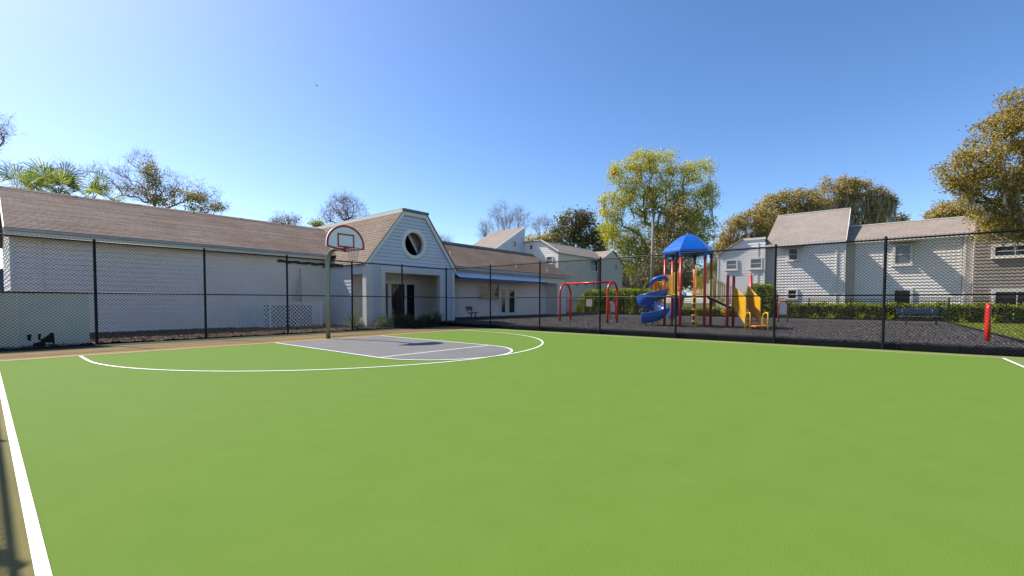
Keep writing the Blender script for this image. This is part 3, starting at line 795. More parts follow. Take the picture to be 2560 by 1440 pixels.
# ---------------------------------------------------------------- apartment block behind the wing
apt = empty('apartment_block', (45, 30, 0), 'grey two storey apartment block with a tall sloping tower roof behind the wing', 'building')
XA = 42.0; A_ = lambda x, y: onX(x, y, XA)
yc, yr, yt = A_(1395, 640).y, A_(1353, 602).y, A_(1311, 608).y
zc, zr, zt2 = A_(1395, 629).z, A_(1353, 602).z, A_(1311, 608).z
def f(b):
    b.lap((XA, 0, 0), -Y3, Z3, -X3, [(0, -yt, -yc), (zc, -yt, -yc), (zr-.12, -yt, -yr), (zr, -yt, -yr)], .24, .022)
part('wall', M['siding'], apt, f)
xe = onY(1500, 650, yc).x
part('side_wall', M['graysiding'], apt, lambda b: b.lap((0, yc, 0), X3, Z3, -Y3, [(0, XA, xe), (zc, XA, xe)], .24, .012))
xrE = onY(1471, 622, yr).x
def f(b):
    dv = Vector((0, yr-yc+.35, zr-zc+.18)); N = Vector((0, -dv.z, dv.y)).normalized()
    slope(b, (XA-.2, yc-.35, zc-.18), X3, dv, xe+2.0-XA, N, row=.2)
    b.box(XA-.2, xe+1.0, yr, yt+2.5, zr-.02, zr+.05)
part('roof', M['rooflight'], apt, f)
def f(b):
    b.box(XA-.06, XA+.0, yt, yr, zr-.12, zr+.12); b.beam((XA-.04, yc-.1, zc+.0), (XA-.04, yr, zr+.06), .07, .22, side=X3)
    b.box(XA-.06, XA+.08, yc-.06, yc+.05, 0, zc); b.box(XA, xe, yc-.30, yc-.24, zc-.20, zc-.02)
part('trim', M['trim'], apt, f)
a, c = A_(1366, 660.5), A_(1383, 640)
window(apt, (XA-.02, a.y, a.z), -Y3, -X3, a.y-c.y, c.z-a.z, fw=.10, dep=.09, glass=M['blindglass'])
a, c = A_(1325, 624), A_(1333, 612)
window(apt, (XA-.02, a.y, a.z), -Y3, -X3, a.y-c.y, c.z-a.z, fw=.06, dep=.06)
a, c = onY(1473.5, 678, yc), onY(1493, 650, yc)
window(apt, (a.x, yc-.02, a.z), X3, -Y3, c.x-a.x, c.z-a.z, fw=.09, dep=.07)
# tower with single sloping roof
yT = yt
T_ = lambda x, y: onY(x, y, yT)
tx0 = T_(1236, 622).x; tz0 = T_(1236, 622).z; tz1 = T_(1308, 567).z
yT2 = A_(1232, 577).y
def f(b):
    b.lap((0, yT, 0), X3, Z3, -Y3, [(0, tx0-2.6, XA), (tz0-2.0, tx0-2.6, XA), (tz1-.08, XA-.02, XA)], .24, .012)
    b.lap((XA, 0, 0), Y3, Z3, X3, [(0, yT, yT2), (tz1-.1, yT, yT2)], .24, .012)
part('tower_wall', M['bluesiding'], apt, f)
def f(b):
    dv = Vector((XA-tx0, 0, tz1-tz0)); e = dv.normalized()*3.2; N = Vector((-dv.z, 0, dv.x)).normalized()
    slope(b, Vector((tx0, yT2, tz0))-e, -Y3, dv+e, yT2-yT+.12, N, row=.2)
part('tower_roof', M['rooflight'], apt, f)
def f(b):
    dv = Vector((XA-tx0, 0, tz1-tz0)).normalized()
    b.beam(Vector((tx0, yT-.10, tz0-.1))-dv*3.2, Vector((XA, yT-.10, tz1-.1)), .06, .2, side=Y3)
    b.box(XA-.08, XA+.04, yT-.05, yT+.03, 0, tz1-.1)
part('tower_trim', M['trim'], apt, f)
a, c = T_(1282, 618), T_(1290, 603)
window(apt, (a.x, yT-.02, a.z), X3, -Y3, c.x-a.x, c.z-a.z, fw=.07, dep=.06, glass=M['blindglass'], split='hv')

# gabled house at the end of it
gh = empty('gable_house', (55, yc, 0), 'plain grey gabled house end beyond the swing frame', 'house')
G_ = lambda x, y: onY(x, y, yc-.4)
gx0, gx1, gxp = G_(1501, 650).x, G_(1556, 650).x, G_(1530, 627).x; gze, gzp = G_(1512, 648).z-.25, G_(1530, 627).z
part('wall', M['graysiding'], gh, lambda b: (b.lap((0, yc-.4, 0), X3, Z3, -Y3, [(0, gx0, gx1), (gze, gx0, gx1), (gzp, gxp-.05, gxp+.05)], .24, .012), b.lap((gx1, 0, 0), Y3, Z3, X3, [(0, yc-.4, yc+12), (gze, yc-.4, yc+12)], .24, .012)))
def f(b):
    dl = Vector((gxp-gx0, 0, gzp-gze)); N = Vector((-dl.z, 0, dl.x)).normalized(); O = Vector((gx0, yc+13, gze))-dl.normalized()*.4+N*.05
    slope(b, O, -Y3, dl*(1+.4/dl.length), 13.6, N, row=.2)
    dr_ = Vector((gxp-gx1, 0, gzp-gze)); N2 = Vector((dr_.z, 0, -dr_.x)).normalized(); O2 = Vector((gx1, yc-.6, gze))-dr_.normalized()*.4+N2*.05
    slope(b, O2, Y3, dr_*(1+.4/dr_.length), 13.6, N2, row=.2)
part('roof', M['rooflight'], gh, f)
a, c = G_(1537, 674), G_(1541, 660)
window(gh, (a.x, yc-.42, a.z), X3, -Y3, c.x-a.x, c.z-a.z, fw=.08, dep=.06)

# low bungalow with a hip roof beyond the hedge
bg_ = empty('bungalow', tuple(at(1600, 760, 75)), 'low bungalow with a pinkish brown hip roof half hidden by trees', 'house')
def f(b):
    A = [at(1552, 722, 72), at(1650, 722, 72), at(1650, 722, 84), at(1552, 722, 84)]
    zz = A[0].z; A = [Vector((p.x, p.y, zz)) for p in A]
    R1 = at(1540, 662, 78); R2 = at(1590, 664, 78); R1.z = R2.z = R1.z
    b.add(A+[R1, R2], [(0,1,5,4), (1,2,5), (2,3,4,5), (3,0,4)])
part('roof', M['rooftan'], bg_, f)
def f(b):
    A = [at(1556, 722, 72.4), at(1646, 722, 72.4)]; zz = A[0].z
    b.quad((A[0].x, A[0].y, 0), (A[1].x, A[1].y, 0), (A[1].x, A[1].y, zz), (A[0].x, A[0].y, zz))
    C_ = at(1646, 722, 83); b.quad((A[1].x, A[1].y, 0), (C_.x, C_.y, 0), (C_.x, C_.y, zz), (A[1].x, A[1].y, zz))
part('wall', M['brownsiding'], bg_, f)

# ---------------------------------------------------------------- row of town houses on the right
XB, XH = 38.5, 38.62
hb = empty('gable_townhouse', (XB, 7.5, 0), 'pale clapboard house block with a cut off gable and two upper windows', 'house')
B_ = lambda x, y: onX(x, y, XB)
bl, br_, bp = B_(1795, 640).y, B_(1912, 640).y, B_(1858, 600).y
zbl, zbp = B_(1795, 640).z, B_(1858, 599.5).z
def f(b):
    b.lap((XB, 0, 0), -Y3, Z3, -X3, [(0, -bl, -br_), (zbl, -bl, -br_), (zbp, -bp, -br_)], .20, .030, gap=.03)
    b.lap((0, br_, 0), X3, Z3, -Y3, [(0, XB, XH+.2), (zbp-.3, XB, XH+.2)], .20, .012)
    b.lap((0, bl, 0), -X3, Z3, Y3, [(0, -XB-9, -XB), (zbl, -XB-9, -XB)], .20, .012)
part('wall', M['housesiding'], hb, f)
def f(b):
    y0 = br_
    b.box(XB-.07, XB+.06, y0-.05, y0+.09, 0, zbp-.32); b.box(XB-.045, XB+.05, bl-.08, bl+.03, 0, zbl)
    b.box(XB-.05, XB, y0+.42, y0+.56, 0, zbp-.32)
    b.beam((XB-.04, bl+.12, zbl-.06), (XB-.04, bp, zbp+.02), .06, .16, side=X3); b.box(XB-.07, XB-.01, br_-.05, bp, zbp-.08, zbp+.08)
part('trim', M['trim'], hb, f)
def f(b):
    dv = Vector((0, bp-bl, zbp-zbl)); N = Vector((0, dv.z, -dv.y)).normalized()
    if N.z < 0: N = -N
    slope(b, (XB+9, bl, zbl+.05), -X3, dv, 9.2, N, row=.2)
    b.box(XB-.02, XB+4, br_+.05, bp, zbp+.02, zbp+.07)
part('roof', M['rooflight'], hb, f)
for (x0_, y0_, x1_, y1_) in ((1814, 676, 1845, 648), (1874, 673.5, 1907, 644)):
    a, c = B_(x0_, y0_), B_(x1_, y1_)
    window(hb, (XB-.02, a.y, a.z), -Y3, -X3, a.y-c.y, c.z-a.z, fw=.10, dep=.08, glass=M['blindglass'])

H_ = lambda x, y: onX(x, y, XH)
h1 = empty('tall_roof_townhouse', (XH, 4, 0), 'clapboard town house with a tall light shingle roof and small hooded windows', 'house')
y1l, y1r = H_(1912, 612).y, H_(2115, 602).y
z1e = H_(2000, 608).z
XR1 = XH+5.6
r1 = onX(1943, 540, XR1); zr1 = r1.z
y1ls = H_(1935, 640).y; y1rs = H_(2110, 640).y
def f(b):
    b.lap((XH, 0, 0), -Y3, Z3, -X3, [(0, -y1ls, -y1rs), (z1e, -y1ls, -y1rs)], .205, .030, gap=.03)
    b.lap((0, y1r, 0), X3, Z3, -Y3, [(0, XH, XH+6), (z1e, XH, XH+6), (zr1-.1, XR1-.1, XR1)], .205, .012)
part('wall', M['housesiding'], h1, f)
def f(b):
    dv = Vector((XR1-XH+.20, 0, zr1-z1e)); N = Vector((-dv.z, 0, dv.x)).normalized()
    slope(b, (XH-.20, y1l, z1e-.02), -Y3, dv, y1l-y1r, N, row=.2)
    slope(b, (XR1+6, y1r, z1e-.02), Y3, Vector((-6, 0, zr1-z1e)), y1l-y1r, Vector((zr1-z1e, 0, 6)).normalized(), row=.2)
part('roof', M['rooflight'], h1, f)
def f(b):
    b.box(XH-.21, XH-.17, y1r, y1l, z1e-.16, z1e-.03); b.box(XH-.17, XH, y1r, y1l, z1e-.14, z1e-.12)
    for pa in (2090, 2111): b.box(XH-.07, XH, H_(pa+2, 700).y, H_(pa-2, 700).y, 0, z1e-.15)
    b.beam((XH-.21, y1r-.02, z1e-.08), (XR1, y1r-.02, zr1-.06), .04, .08, side=Y3); b.box(XR1-.07, XR1+.1, y1r, y1l, zr1-.02, zr1+.04)
part('trim', M['trim'], h1, f)
part('recessed_panel', M['graysiding'], h1, lambda b: b.box(XH+.22, XH+.4, y1ls-.05, y1l+.5, 0, z1e-.05))
a, c = H_(1969, 653), H_(1998, 619)
window(h1, (XH-.02, a.y, a.z), -Y3, -X3, a.y-c.y, c.z-a.z, fw=.11, dep=.08)
a, c = H_(1967, 749), H_(1995, 722)
window(h1, (XH-.02, a.y, a.z), -Y3, -X3, a.y-c.y, c.z-a.z, fw=.11, dep=.08)
a, c = H_(1951, 618), H_(2010, 612)
hood(h1, (XH, a.y, z1e-.14), -Y3, -X3, a.y-c.y, .92, M['rooflight'])

h2 = empty('long_townhouse', (XH, -2, 0), 'clapboard town house with a low shingle roof, one hooded window and one barred window', 'house')
XH2 = XH+.85
H2_ = lambda x, y: onX(x, y, XH2)
y2l, y2r = y1r-.02, H2_(2433, 640).y
ys0 = H2_(2138, 640).y
XR2 = XH2+3.6; zr2 = onX(2300, 551.5, XR2).z; z2e = z1e-.05
yc0, yc1 = H2_(2405, 650).y, H2_(2412, 650).y
def f(b):
    b.lap((XH2, 0, 0), -Y3, Z3, -X3, [(0, -ys0, -yc0), (z2e, -ys0, -yc0)], .205, .030, gap=.03)
    b.lap((XH2+.02, 0, 0), -Y3, Z3, -X3, [(0, -yc1, -y2r), (z2e, -yc1, -y2r)], .205, .008)
part('wall', M['housesiding'], h2, f)
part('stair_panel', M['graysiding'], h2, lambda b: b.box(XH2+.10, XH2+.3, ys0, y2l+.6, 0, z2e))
def f(b):
    dv = Vector((XR2-XH2+.20, 0, zr2-z2e)); N = Vector((-dv.z, 0, dv.x)).normalized()
    slope(b, (XH2-.20, y2l, z2e-.02), -Y3, dv, y2l-y2r+.15, N, row=.2)
    slope(b, (XR2+6, y2r-.15, z2e-.6), Y3, Vector((-6, 0, zr2-z2e+.58)), y2l-y2r+.15, Vector((zr2-z2e+.58, 0, 6)).normalized(), row=.2)
part('roof', M['rooflight'], h2, f)
def f(b):
    b.box(XH2-.21, XH2-.17, y2r, y2l, z2e-.16, z2e-.03); b.box(XH2-.17, XH2, y2r, y2l, z2e-.14, z2e-.12)
part('trim', M['trim'], h2, f)
a, c = H2_(2231, 665), H2_(2283, 608)
window(h2, (XH2-.02, a.y, a.z), -Y3, -X3, a.y-c.y, c.z-a.z, fw=.13, dep=.09, glass=M['blindglass'])
a, c = H2_(2229, 775), H2_(2282, 721)
window(h2, (XH2-.02, a.y, a.z), -Y3, -X3, a.y-c.y, c.z-a.z, fw=.13, dep=.09, bars=True, split='')
a, c = H2_(2222, 612), H2_(2294, 600)
hood(h2, (XH2, a.y, z2e-.13), -Y3, -X3, a.y-c.y, .92, M['rooflight'])

part('ridge_cap', M['trim'], h2, lambda b: b.box(XR2-.1, XR2+.12, y2r, y2l, zr2-.03, zr2+.04))
for pa, pb, dz in ((2412, 2405, .15), (2435, 2430, .6)): part('corner_post', M['trim'], h2, lambda b: b.box(XH2-.09, XH2+.02, H2_(pa, 700).y, H2_(pb, 700).y, 0, z2e-dz))
h3 = empty('taupe_townhouse', (XH, -12, 0), 'taupe town house wall darkened for the shade of the big oak with a wide window', 'house')
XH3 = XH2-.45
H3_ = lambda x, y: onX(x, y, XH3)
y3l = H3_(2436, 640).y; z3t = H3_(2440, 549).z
def f(b):
    b.lap((XH3, 0, 0), -Y3, Z3, -X3, [(0, -y3l, 24), (z3t, -y3l, 24)], .205, .030, gap=.03)
    b.lap((0, y3l, 0), -X3, Z3, Y3, [(0, -XH3-6, -XH3), (z3t, -XH3-6, -XH3)], .205, .012)
part('wall', M['brownsiding'], h3, f)  # part of the oak's shade is in this siding colour
part('roof', M['rooflight'], h3, lambda b: (b.box(XH3-.1, XH3+9, -24, y3l+.02, z3t, z3t+.1), b.box(XH3-.13, XH3-.1, -24, y3l+.02, z3t-.1, z3t+.12)))
a, c = H3_(2478, 646), H3_(2600, 606)
window(h3, (XH3-.02, a.y, a.z), -Y3, -X3, a.y-c.y, c.z-a.z, fw=.14, dep=.09, split='hv', glass=M['glass'])
a, c = H3_(2476, 792), H3_(2610, 722)
window(h3, (XH3-.02, a.y, a.z), -Y3, -X3, a.y-c.y, c.z-a.z, fw=.16, dep=.09, split='v', glass=M['glass'])
# ================================================================ BASKETBALL HOOP
hoop = empty('basketball_hoop', (7.74, 14.78, 0), 'white fan backboard with red border and net on a bent galvanised pole', 'basketball hoop')
hx, hy = 7.74, 14.78
pts = [(hx, hy, -.05), (hx, hy, 1.2), (hx, hy, 2.55)] + [(hx, hy-.5*(1-math.cos(t)), 2.6+.5*math.sin(t)) for t in [math.pi/2*i/8 for i in range(9)]] + [(hx, hy-.75, 3.10), (hx, 13.72, 3.10)]
part('pole', M['galv'], hoop, lambda b: b.tube(pts, .073, 18), smooth=True)
HB = 13.64; bcx = 7.80
bw, zb, zsh, ztop = .685, 3.01, 3.12, 3.86
def fan(sc=1.0, off=0.0):
    P = [(bcx-.28*sc, zb+off), (bcx+.28*sc, zb+off)]
    P += [(bcx+bw-off, zsh-.02+off*.6)]
    n = 28
    zc_ = zsh+.10
    for i in range(n+1):
        a = math.pi*i/n
        P.append((bcx+(bw-off)*math.cos(a), zc_+(ztop-zc_-off)*math.sin(a)))
    P += [(bcx-bw+off, zsh-.02+off*.6)]
    return P
def f(b): b.prism([(x, HB+.05, z) for x, z in fan()], (0, -.05, 0))
bb = part('backboard', M['board'], hoop, f)
def f(b):
    o_, i_ = fan(), fan(off=.075); n = len(o_)
    b.add([(x, HB-.004, z) for x, z in o_]+[(x, HB-.004, z) for x, z in i_], [(j, (j+1) % n, n+(j+1) % n, n+j) for j in range(n)])
    x0_, x1_, z0_, z1_ = bcx-.305, bcx+.305, zb+.10, zb+.56
    for q in ((x0_, x1_, z0_, z0_+.055), (x0_, x1_, z1_-.055, z1_), (x0_, x0_+.055, z0_+.055, z1_-.055), (x1_-.055, x1_, z0_+.055, z1_-.055)):
        b.box(q[0], q[1], HB-.0065, HB-.0005, q[2], q[3])
part('painted_border', M['boardred'], bb, f)
part('bracket', M['galv'], hoop, lambda b: (b.box(hx-.10, bcx+.14, HB+.05, HB+.10, 2.98, 3.45), b.box(hx-.06, hx+.06, HB+.04, HB+.2, 3.03, 3.17)))
rim_c = Vector((bcx, HB-.06-.15-.225, 3.05))
def f(b):
    b.tube([rim_c+Vector((.225*math.cos(t), .225*math.sin(t), 0)) for t in [2*math.pi*i/32 for i in range(32)]], .011, 8, closed=True)
    b.box(bcx-.09, bcx+.09, HB-.03, HB-.007, 2.96, 3.12); b.box(bcx-.07, bcx+.07, HB-.22, HB-.03, 3.035, 3.06)
    b.tube([(bcx-.08, HB-.03, 2.97), (bcx-.14, rim_c.y+.17, 3.04)], .009, 6); b.tube([(bcx+.08, HB-.03, 2.97), (bcx+.14, rim_c.y+.17, 3.04)], .009, 6)
part('rim', M['boardred'], hoop, f, smooth=True)
def f(b):
    n = 12; rs = [.22, .18, .145, .125, .12]; zs = [0, -.11, -.22, -.32, -.42]
    for s_ in (1, -1):
        for i in range(n):
            b.tube([rim_c+Vector((rs[k]*math.cos(2*math.pi*(i+s_*k*.5)/n), rs[k]*math.sin(2*math.pi*(i+s_*k*.5)/n), zs[k]-.01)) for k in range(5)], .0055, 4, cap=False)
part('net', M['net'], hoop, f)

# ================================================================ PLAYGROUND
ZP = .16
play = empty('play_structure', (21.6, 6.9, ZP), 'red, yellow and blue climbing tower with spiral slide, bridge and steps', 'play structure')
C0 = Vector((21.67, 6.89, 0)); LAT = Vector((RT.x, RT.y, 0)).normalized(); DEP = Vector((FW.x, FW.y, 0)).normalized()
LAT0, DEP0 = LAT.copy(), DEP.copy()
DEP = (DEP0+LAT0*.401).normalized(); LAT = (LAT0-DEP0*.401).normalized()   # axes across and along the line of sight to the tower
def hexp(a, r=1.06): return C0 + (LAT*math.cos(rad(a)) + DEP*math.sin(rad(a)))*r
HA = [193, 133, 73, 13, 313, 253]
ZD = 1.62
for a in HA:
    p = hexp(a); o = part('post', M['red'], play, lambda b: b.tube([p+Z3*(ZP-.05), p+Z3*3.50], .062, 14), smooth=True)
    part('post_collar', M['blue'], o, lambda b: b.tube([p+Z3*3.40, p+Z3*3.44, p+Z3*3.70], [.078, .085, .085], 14), smooth=True)
P7, P8, P9 = Vector((21.54, 5.08, 0)), Vector((22.40, 5.03, 0)), Vector((22.19, 4.27, 0))
for p, zt__ in ((P7, 2.50), (P8, 2.50), (P9, 2.52)):
    part('post', M['red'], play, lambda b: (b.tube([p+Z3*(ZP-.05), p+Z3*zt__], .062, 14), b.ball(p+Z3*zt__, .064, 12, 6)), smooth=True)
# roof
def f(b):
    prof = [(1.22, 3.60), (1.27, 3.66), (1.265, 3.75), (1.22, 3.80), (1.05, 3.96), (.86, 4.13), (.66, 4.29), (.45, 4.43), (.24, 4.52), (0.02, 4.56)]
    prof2 = []
    for i in range(len(prof)-1):
        (r0, z0), (r1, z1) = prof[i], prof[i+1]
        prof2.append((r0, z0))
        if i >= 3:
            for t in (.25, .5, .75):
                prof2.append((r0+(r1-r0)*t+(.006 if t == .5 else 0), z0+(z1-z0)*t+(.003 if t == .5 else 0)))
    prof2.append(prof[-1]); n = len(prof2); vs = []; fs = []
    for k in range(6):
        for r, z in prof2: vs.append(hexp(13+60*k, r*.945)+Z3*z)
    for k in range(6):
        for i in range(n-1): fs.append((k*n+i, ((k+1) % 6)*n+i, ((k+1) % 6)*n+i+1, k*n+i+1))
    b.add(vs, fs)
    b.add([hexp(13+60*k, 1.13)+Z3*3.61 for k in range(6)]+[C0+Z3*3.95], [(i, 6, (i+1) % 6) for i in range(6)])
part('tower_roof', M['blue'], play, f)
part('roof_finial', M['blue'], play, lambda b: b.ball(C0+Z3*4.56, .10, 12, 8, sq=(1,1,.5)), smooth=True)
part('deck', M['deck'], play, lambda b: b.prism([hexp(a, 1.04)+Z3*(ZD-.09) for a in HA[::-1]], (0, 0, .09)))
def picket_panel(b, p, q, zp0, zq0, h, n=8, r=.021, curve=0.0):
    p, q = Vector(p), Vector(q)
    P = lambda t, v: p+(q-p)*t+Z3*(zp0+(zq0-zp0)*t+v)
    top = lambda t: h+curve*math.sin(math.pi*t*.5)
    b.tube([P(t/8, top(t/8)) for t in range(9)], .021, 8); b.tube([P(t/4, .06) for t in range(5)], .019, 8)
    for i in range(n+1):
        t = (i+.5)/(n+1); b.tube([P(t, .06), P(t, top(t))], r, 6)
part('guard_panel', M['yellow'], play, lambda b: picket_panel(b, hexp(193), hexp(253), ZD, ZD, .80, 8, curve=.32))
part('guard_panel', M['yellow'], play, lambda b: picket_panel(b, hexp(133), hexp(193), ZD, ZD, .80, 6, curve=.28))
part('guard_panel', M['yellow'], play, lambda b: picket_panel(b, hexp(73), hexp(13), ZD, ZD, .95, 8))
part('guard_panel', M['yellow'], play, lambda b: picket_panel(b, hexp(253)+(hexp(313)-hexp(253))*.56, hexp(313), ZD, ZD, .85, 4))
# arched climber in front of the tower
mid = hexp(253)+(hexp(313)-hexp(253))*.55; outw = (hexp(283)-C0).normalized()
def f(b):
    for s_ in (0,):
        m0 = mid+outw*.36
        b.tube([m0+Z3*(ZP-.05), m0+Z3*2.75]+[m0-outw*(.36*(1-math.cos(t)))+Z3*(2.75+.30*math.sin(t)) for t in [math.pi/2*i/6 for i in range(1, 7)]]+[mid-outw*.12+Z3*2.96, mid-outw*.22+Z3*2.75], .024, 8)
    for k in range(5):
        zz = .45+k*.27; b.tube([mid+outw*.36+Z3*zz-LAT*.17, mid+outw*.36+Z3*zz+LAT*.17], .018, 6)
part('arch_climber', M['yellow'], play, f, smooth=True)
# corkscrew climber at the left
cp = hexp(193)-LAT*.32-DEP*.1
part('corkscrew_climber', M['yellow'], play, lambda b: (b.tube([cp+LAT*(.15*math.cos(i*.42))+DEP*(.15*math.sin(i*.42))+Z3*(ZP+.02*i) for i in range(70)], .02, 6), b.tube([cp+Z3*(ZP-.05), cp+Z3*(ZD+.6)], .022, 8)), smooth=True)
# spiral slide
def chute(b, path, width, wall, t=.03, n=10, inner=None):
    """open U-shaped trough swept along path [(point, side vector)]"""
    k = len(path); prof = []
    for j in range(n+1):
        u = -1+2*j/n; prof.append((u*width/2, (wall if u > 0 else (inner or wall))*(abs(u)**3.2)))
    ring = prof+[(x*(1+2*t/width), z-t) for x, z in prof[::-1]]; m_ = len(ring); vs = []; fs = []
    for p, sd_ in path:
        for x, z in ring: vs.append(Vector(p)+Vector(sd_)*x+Z3*z)
    for i in range(k-1):
        for j in range(m_): fs.append((i*m_+j, i*m_+(j+1) % m_, (i+1)*m_+(j+1) % m_, (i+1)*m_+j))
    fs.append(tuple(range(m_))[::-1]); fs.append(tuple((k-1)*m_+j for j in range(m_)))
    b.add(vs, fs)
def curl(b, path, width, wall, r=.028):
    for s_ in (-1, 1): b.tube([Vector(p)+Vector(sd_)*(s_*(width/2+.01))+Z3*wall for p, sd_ in path], r, 6)
SCn = hexp(193)-LAT*.57+DEP*.12
path = []
for i in range(61):
    t = i/60; a = rad(8-462*t); R_ = .47
    z = ZD-.04-(ZD-.40)*t
    dirr = LAT*math.cos(a)+DEP*math.sin(a)
    path.append((SCn+dirr*R_+Z3*z, dirr))
tan = (path[-1][0]-path[-2][0]).normalized(); tan.z = 0; tan.normalize()
for i in range(1, 6): path.append((path[60][0]+tan*.085*i+Z3*(-.012*i), path[60][1]))
spi = part('spiral_slide', M['blue'], play, lambda b: (chute(b, path, .54, .44, inner=.24), b.tube([Vector(p)+Vector(sd_)*.28+Z3*.44 for p, sd_ in path], .034, 6), b.tube([Vector(p)-Vector(sd_)*.28+Z3*.24 for p, sd_ in path], .03, 6)), smooth=True)
hc = C0-LAT*1.28-DEP*.25
def f(b):
    b.tube([hc+LAT*(.385*math.cos(t))+DEP*(-.16*math.sin(t))+Z3*(2.27+.23*math.sin(t)-.07*math.cos(t+math.pi)) for t in [math.pi*(.03+.97*i/16) for i in range(17)]], .098, 12)
part('slide_hood', M['blue'], play, f, smooth=True)
def f(b):
    q = hc-LAT*.30+DEP*.10; e = (LAT*.8+DEP*.6)
    b.prism([q+e*-.05+Z3*2.40, q+e*.22+Z3*2.40, q+e*.26+Z3*2.05, q+e*.16+Z3*1.84, q+e*.02+Z3*1.98], Vector((-e.y, e.x, 0))*.04)
part('slide_entry_panel', M['orange'], play, f)
part('guard_panel', M['yellow'], play, lambda b: picket_panel(b, hexp(193)-LAT*.60+DEP*.30, hexp(193)+DEP*.1, ZD-.05, ZD, .70, 7, r=.017))
part('slide_foot', M['galv'], play, lambda b: (b.tube([path[63][0]+Z3*-.05, (path[63][0].x, path[63][0].y, ZP-.05)], .04, 10), b.tube([SCn+Z3*(ZP-.05), SCn+Z3*1.2], .045, 10)), smooth=True)
# straight slide going away to the back
o_ = (hexp(103)-C0).normalized(); s_ = (hexp(73)-hexp(133)).normalized()
p2 = []
for i in range(25):
    t = i/24; z = ZD-.03-(ZD-.42)*(t-.06*math.sin(2*math.pi*t)); bow = .42*math.sin(math.pi*t)
    p2.append((C0+DEP*(.95+2.0*t)+LAT*(-.45-.32*t+.12*math.sin(math.pi*t))+Z3*z, LAT))
part('slide', M['blue'], play, lambda b: (chute(b, p2, .50, .26), curl(b, p2, .5, .26)), smooth=True)
part('bubble_knob', mat('light_blue_plastic', (.02,.32,.72), rough=.3), play, lambda b: b.ball(hexp(253)+LAT*.18-DEP*.02+Z3*(ZD+.04), .085, 12, 8), smooth=True)
# bridge from the tower to the low platform
ZQ = 1.12
bp0 = [(hexp(313)+hexp(13))/2, (P7+P8)/2]
bdir = (bp0[1]-bp0[0]); bsd = Vector((-bdir.y, bdir.x, 0)).normalized()
def f(b):
    a, c = bp0; b.obox(a-bsd*.36+Z3*(ZD-.13), (c-a)+Z3*(ZQ-ZD), bsd*.72, Z3*.12)
    for i in range(7):
        q = a+(c-a)*(i+.5)/7+Z3*(ZD-.005+(ZQ-ZD)*(i+.5)/7); b.obox(q-bsd*.35-(c-a)*.05, (c-a)*.11+Z3*(ZQ-ZD)*.11, bsd*.70, Z3*.02)
br = part('bridge', M['blackmetal'], play, f)
for sgn, (pa, pb) in ((1, (hexp(313), P7)), (-1, (hexp(13), P8))):
    part('bridge_rail', M['yellow'], play, lambda b: picket_panel(b, pa, pb, ZD, ZQ, .85, 10))
# low platform and steps
SD = Vector((-.76, -.65, 0)).normalized(); WD = Vector((.65, -.76, 0)).normalized()
PF = Vector((20.8, 4.19, 0))            # foot of the near stringer
part('platform', M['deck'], play, lambda b: b.prism([P7+Z3*(ZQ-.07), P7+WD*.95+Z3*(ZQ-.07), P8+WD*.75+Z3*(ZQ-.07), P8+Z3*(ZQ-.07)], (0, 0, .07)))
def stair_panel(b, foot):
    L_ = 1.0; th = WD*.03
    A, B2 = foot-SD*L_, foot
    poly = [A+Z3*1.13, B2+Z3*.37, B2+Z3*1.42, B2-SD*.06+Z3*1.50, A+SD*.08+Z3*1.98, A+Z3*1.98]
    b.prism(poly, th)
    for k in range(len(poly)): b.tube([poly[k]+th*.5, poly[(k+1) % len(poly)]+th*.5], .022, 6)
    b.tube([B2+th*.5+Z3*(ZP-.05), B2+th*.5+Z3*.5], .024, 8)
yel2 = mat('perforated_yellow', (.62,.30,.01), (.74,.42,.02), scale=42, rough=.4, detail=1, lo=.45, hi=.55)
part('stair_side', yel2, play, lambda b: stair_panel(b, PF))
part('stair_side', yel2, play, lambda b: stair_panel(b, PF+WD*.62))
def f(b):
    for k in range(5):
        zz = .32+.17*k; q = PF+SD*(.12-.24*k); b.obox(q+Z3*zz+WD*.03, SD*-.26, WD*.58, Z3*.035)
part('stair_tread', M['deck'], play, f)
part('entry_step', M['orange'], play, lambda b: b.obox(PF+SD*.35+Z3*.30, SD*.45, WD*.62, Z3*.05))
for q0 in (Vector((19.76, 3.80, 0)), Vector((20.22, 3.25, 0))):
    def f(b):
        B_ = q0-SD*.36
        b.tube([q0+Z3*(ZP-.05), q0+Z3*.82, q0-SD*.04+Z3*.88, q0-SD*.12+Z3*.90, B_+SD*.06+Z3*.84, B_+Z3*.74, B_+Z3*(ZP-.05)], .026, 8)
    part('grab_rail', M['yellow'], play, f, smooth=True)
hl = P7-LAT*.12
part('steering_wheel', M['yellow'], play, lambda b: (b.tube([hl+LAT*(.13*math.cos(i*.3927))+Z3*(.86+.13*math.sin(i*.3927)) for i in range(16)], .022, 6, closed=True), b.ball(hl+Z3*.86, .05, 8, 6), b.tube([hl-LAT*.13+Z3*.86, hl+LAT*.13+Z3*.86], .015, 6)), smooth=True)

LAT, DEP = LAT0, DEP0
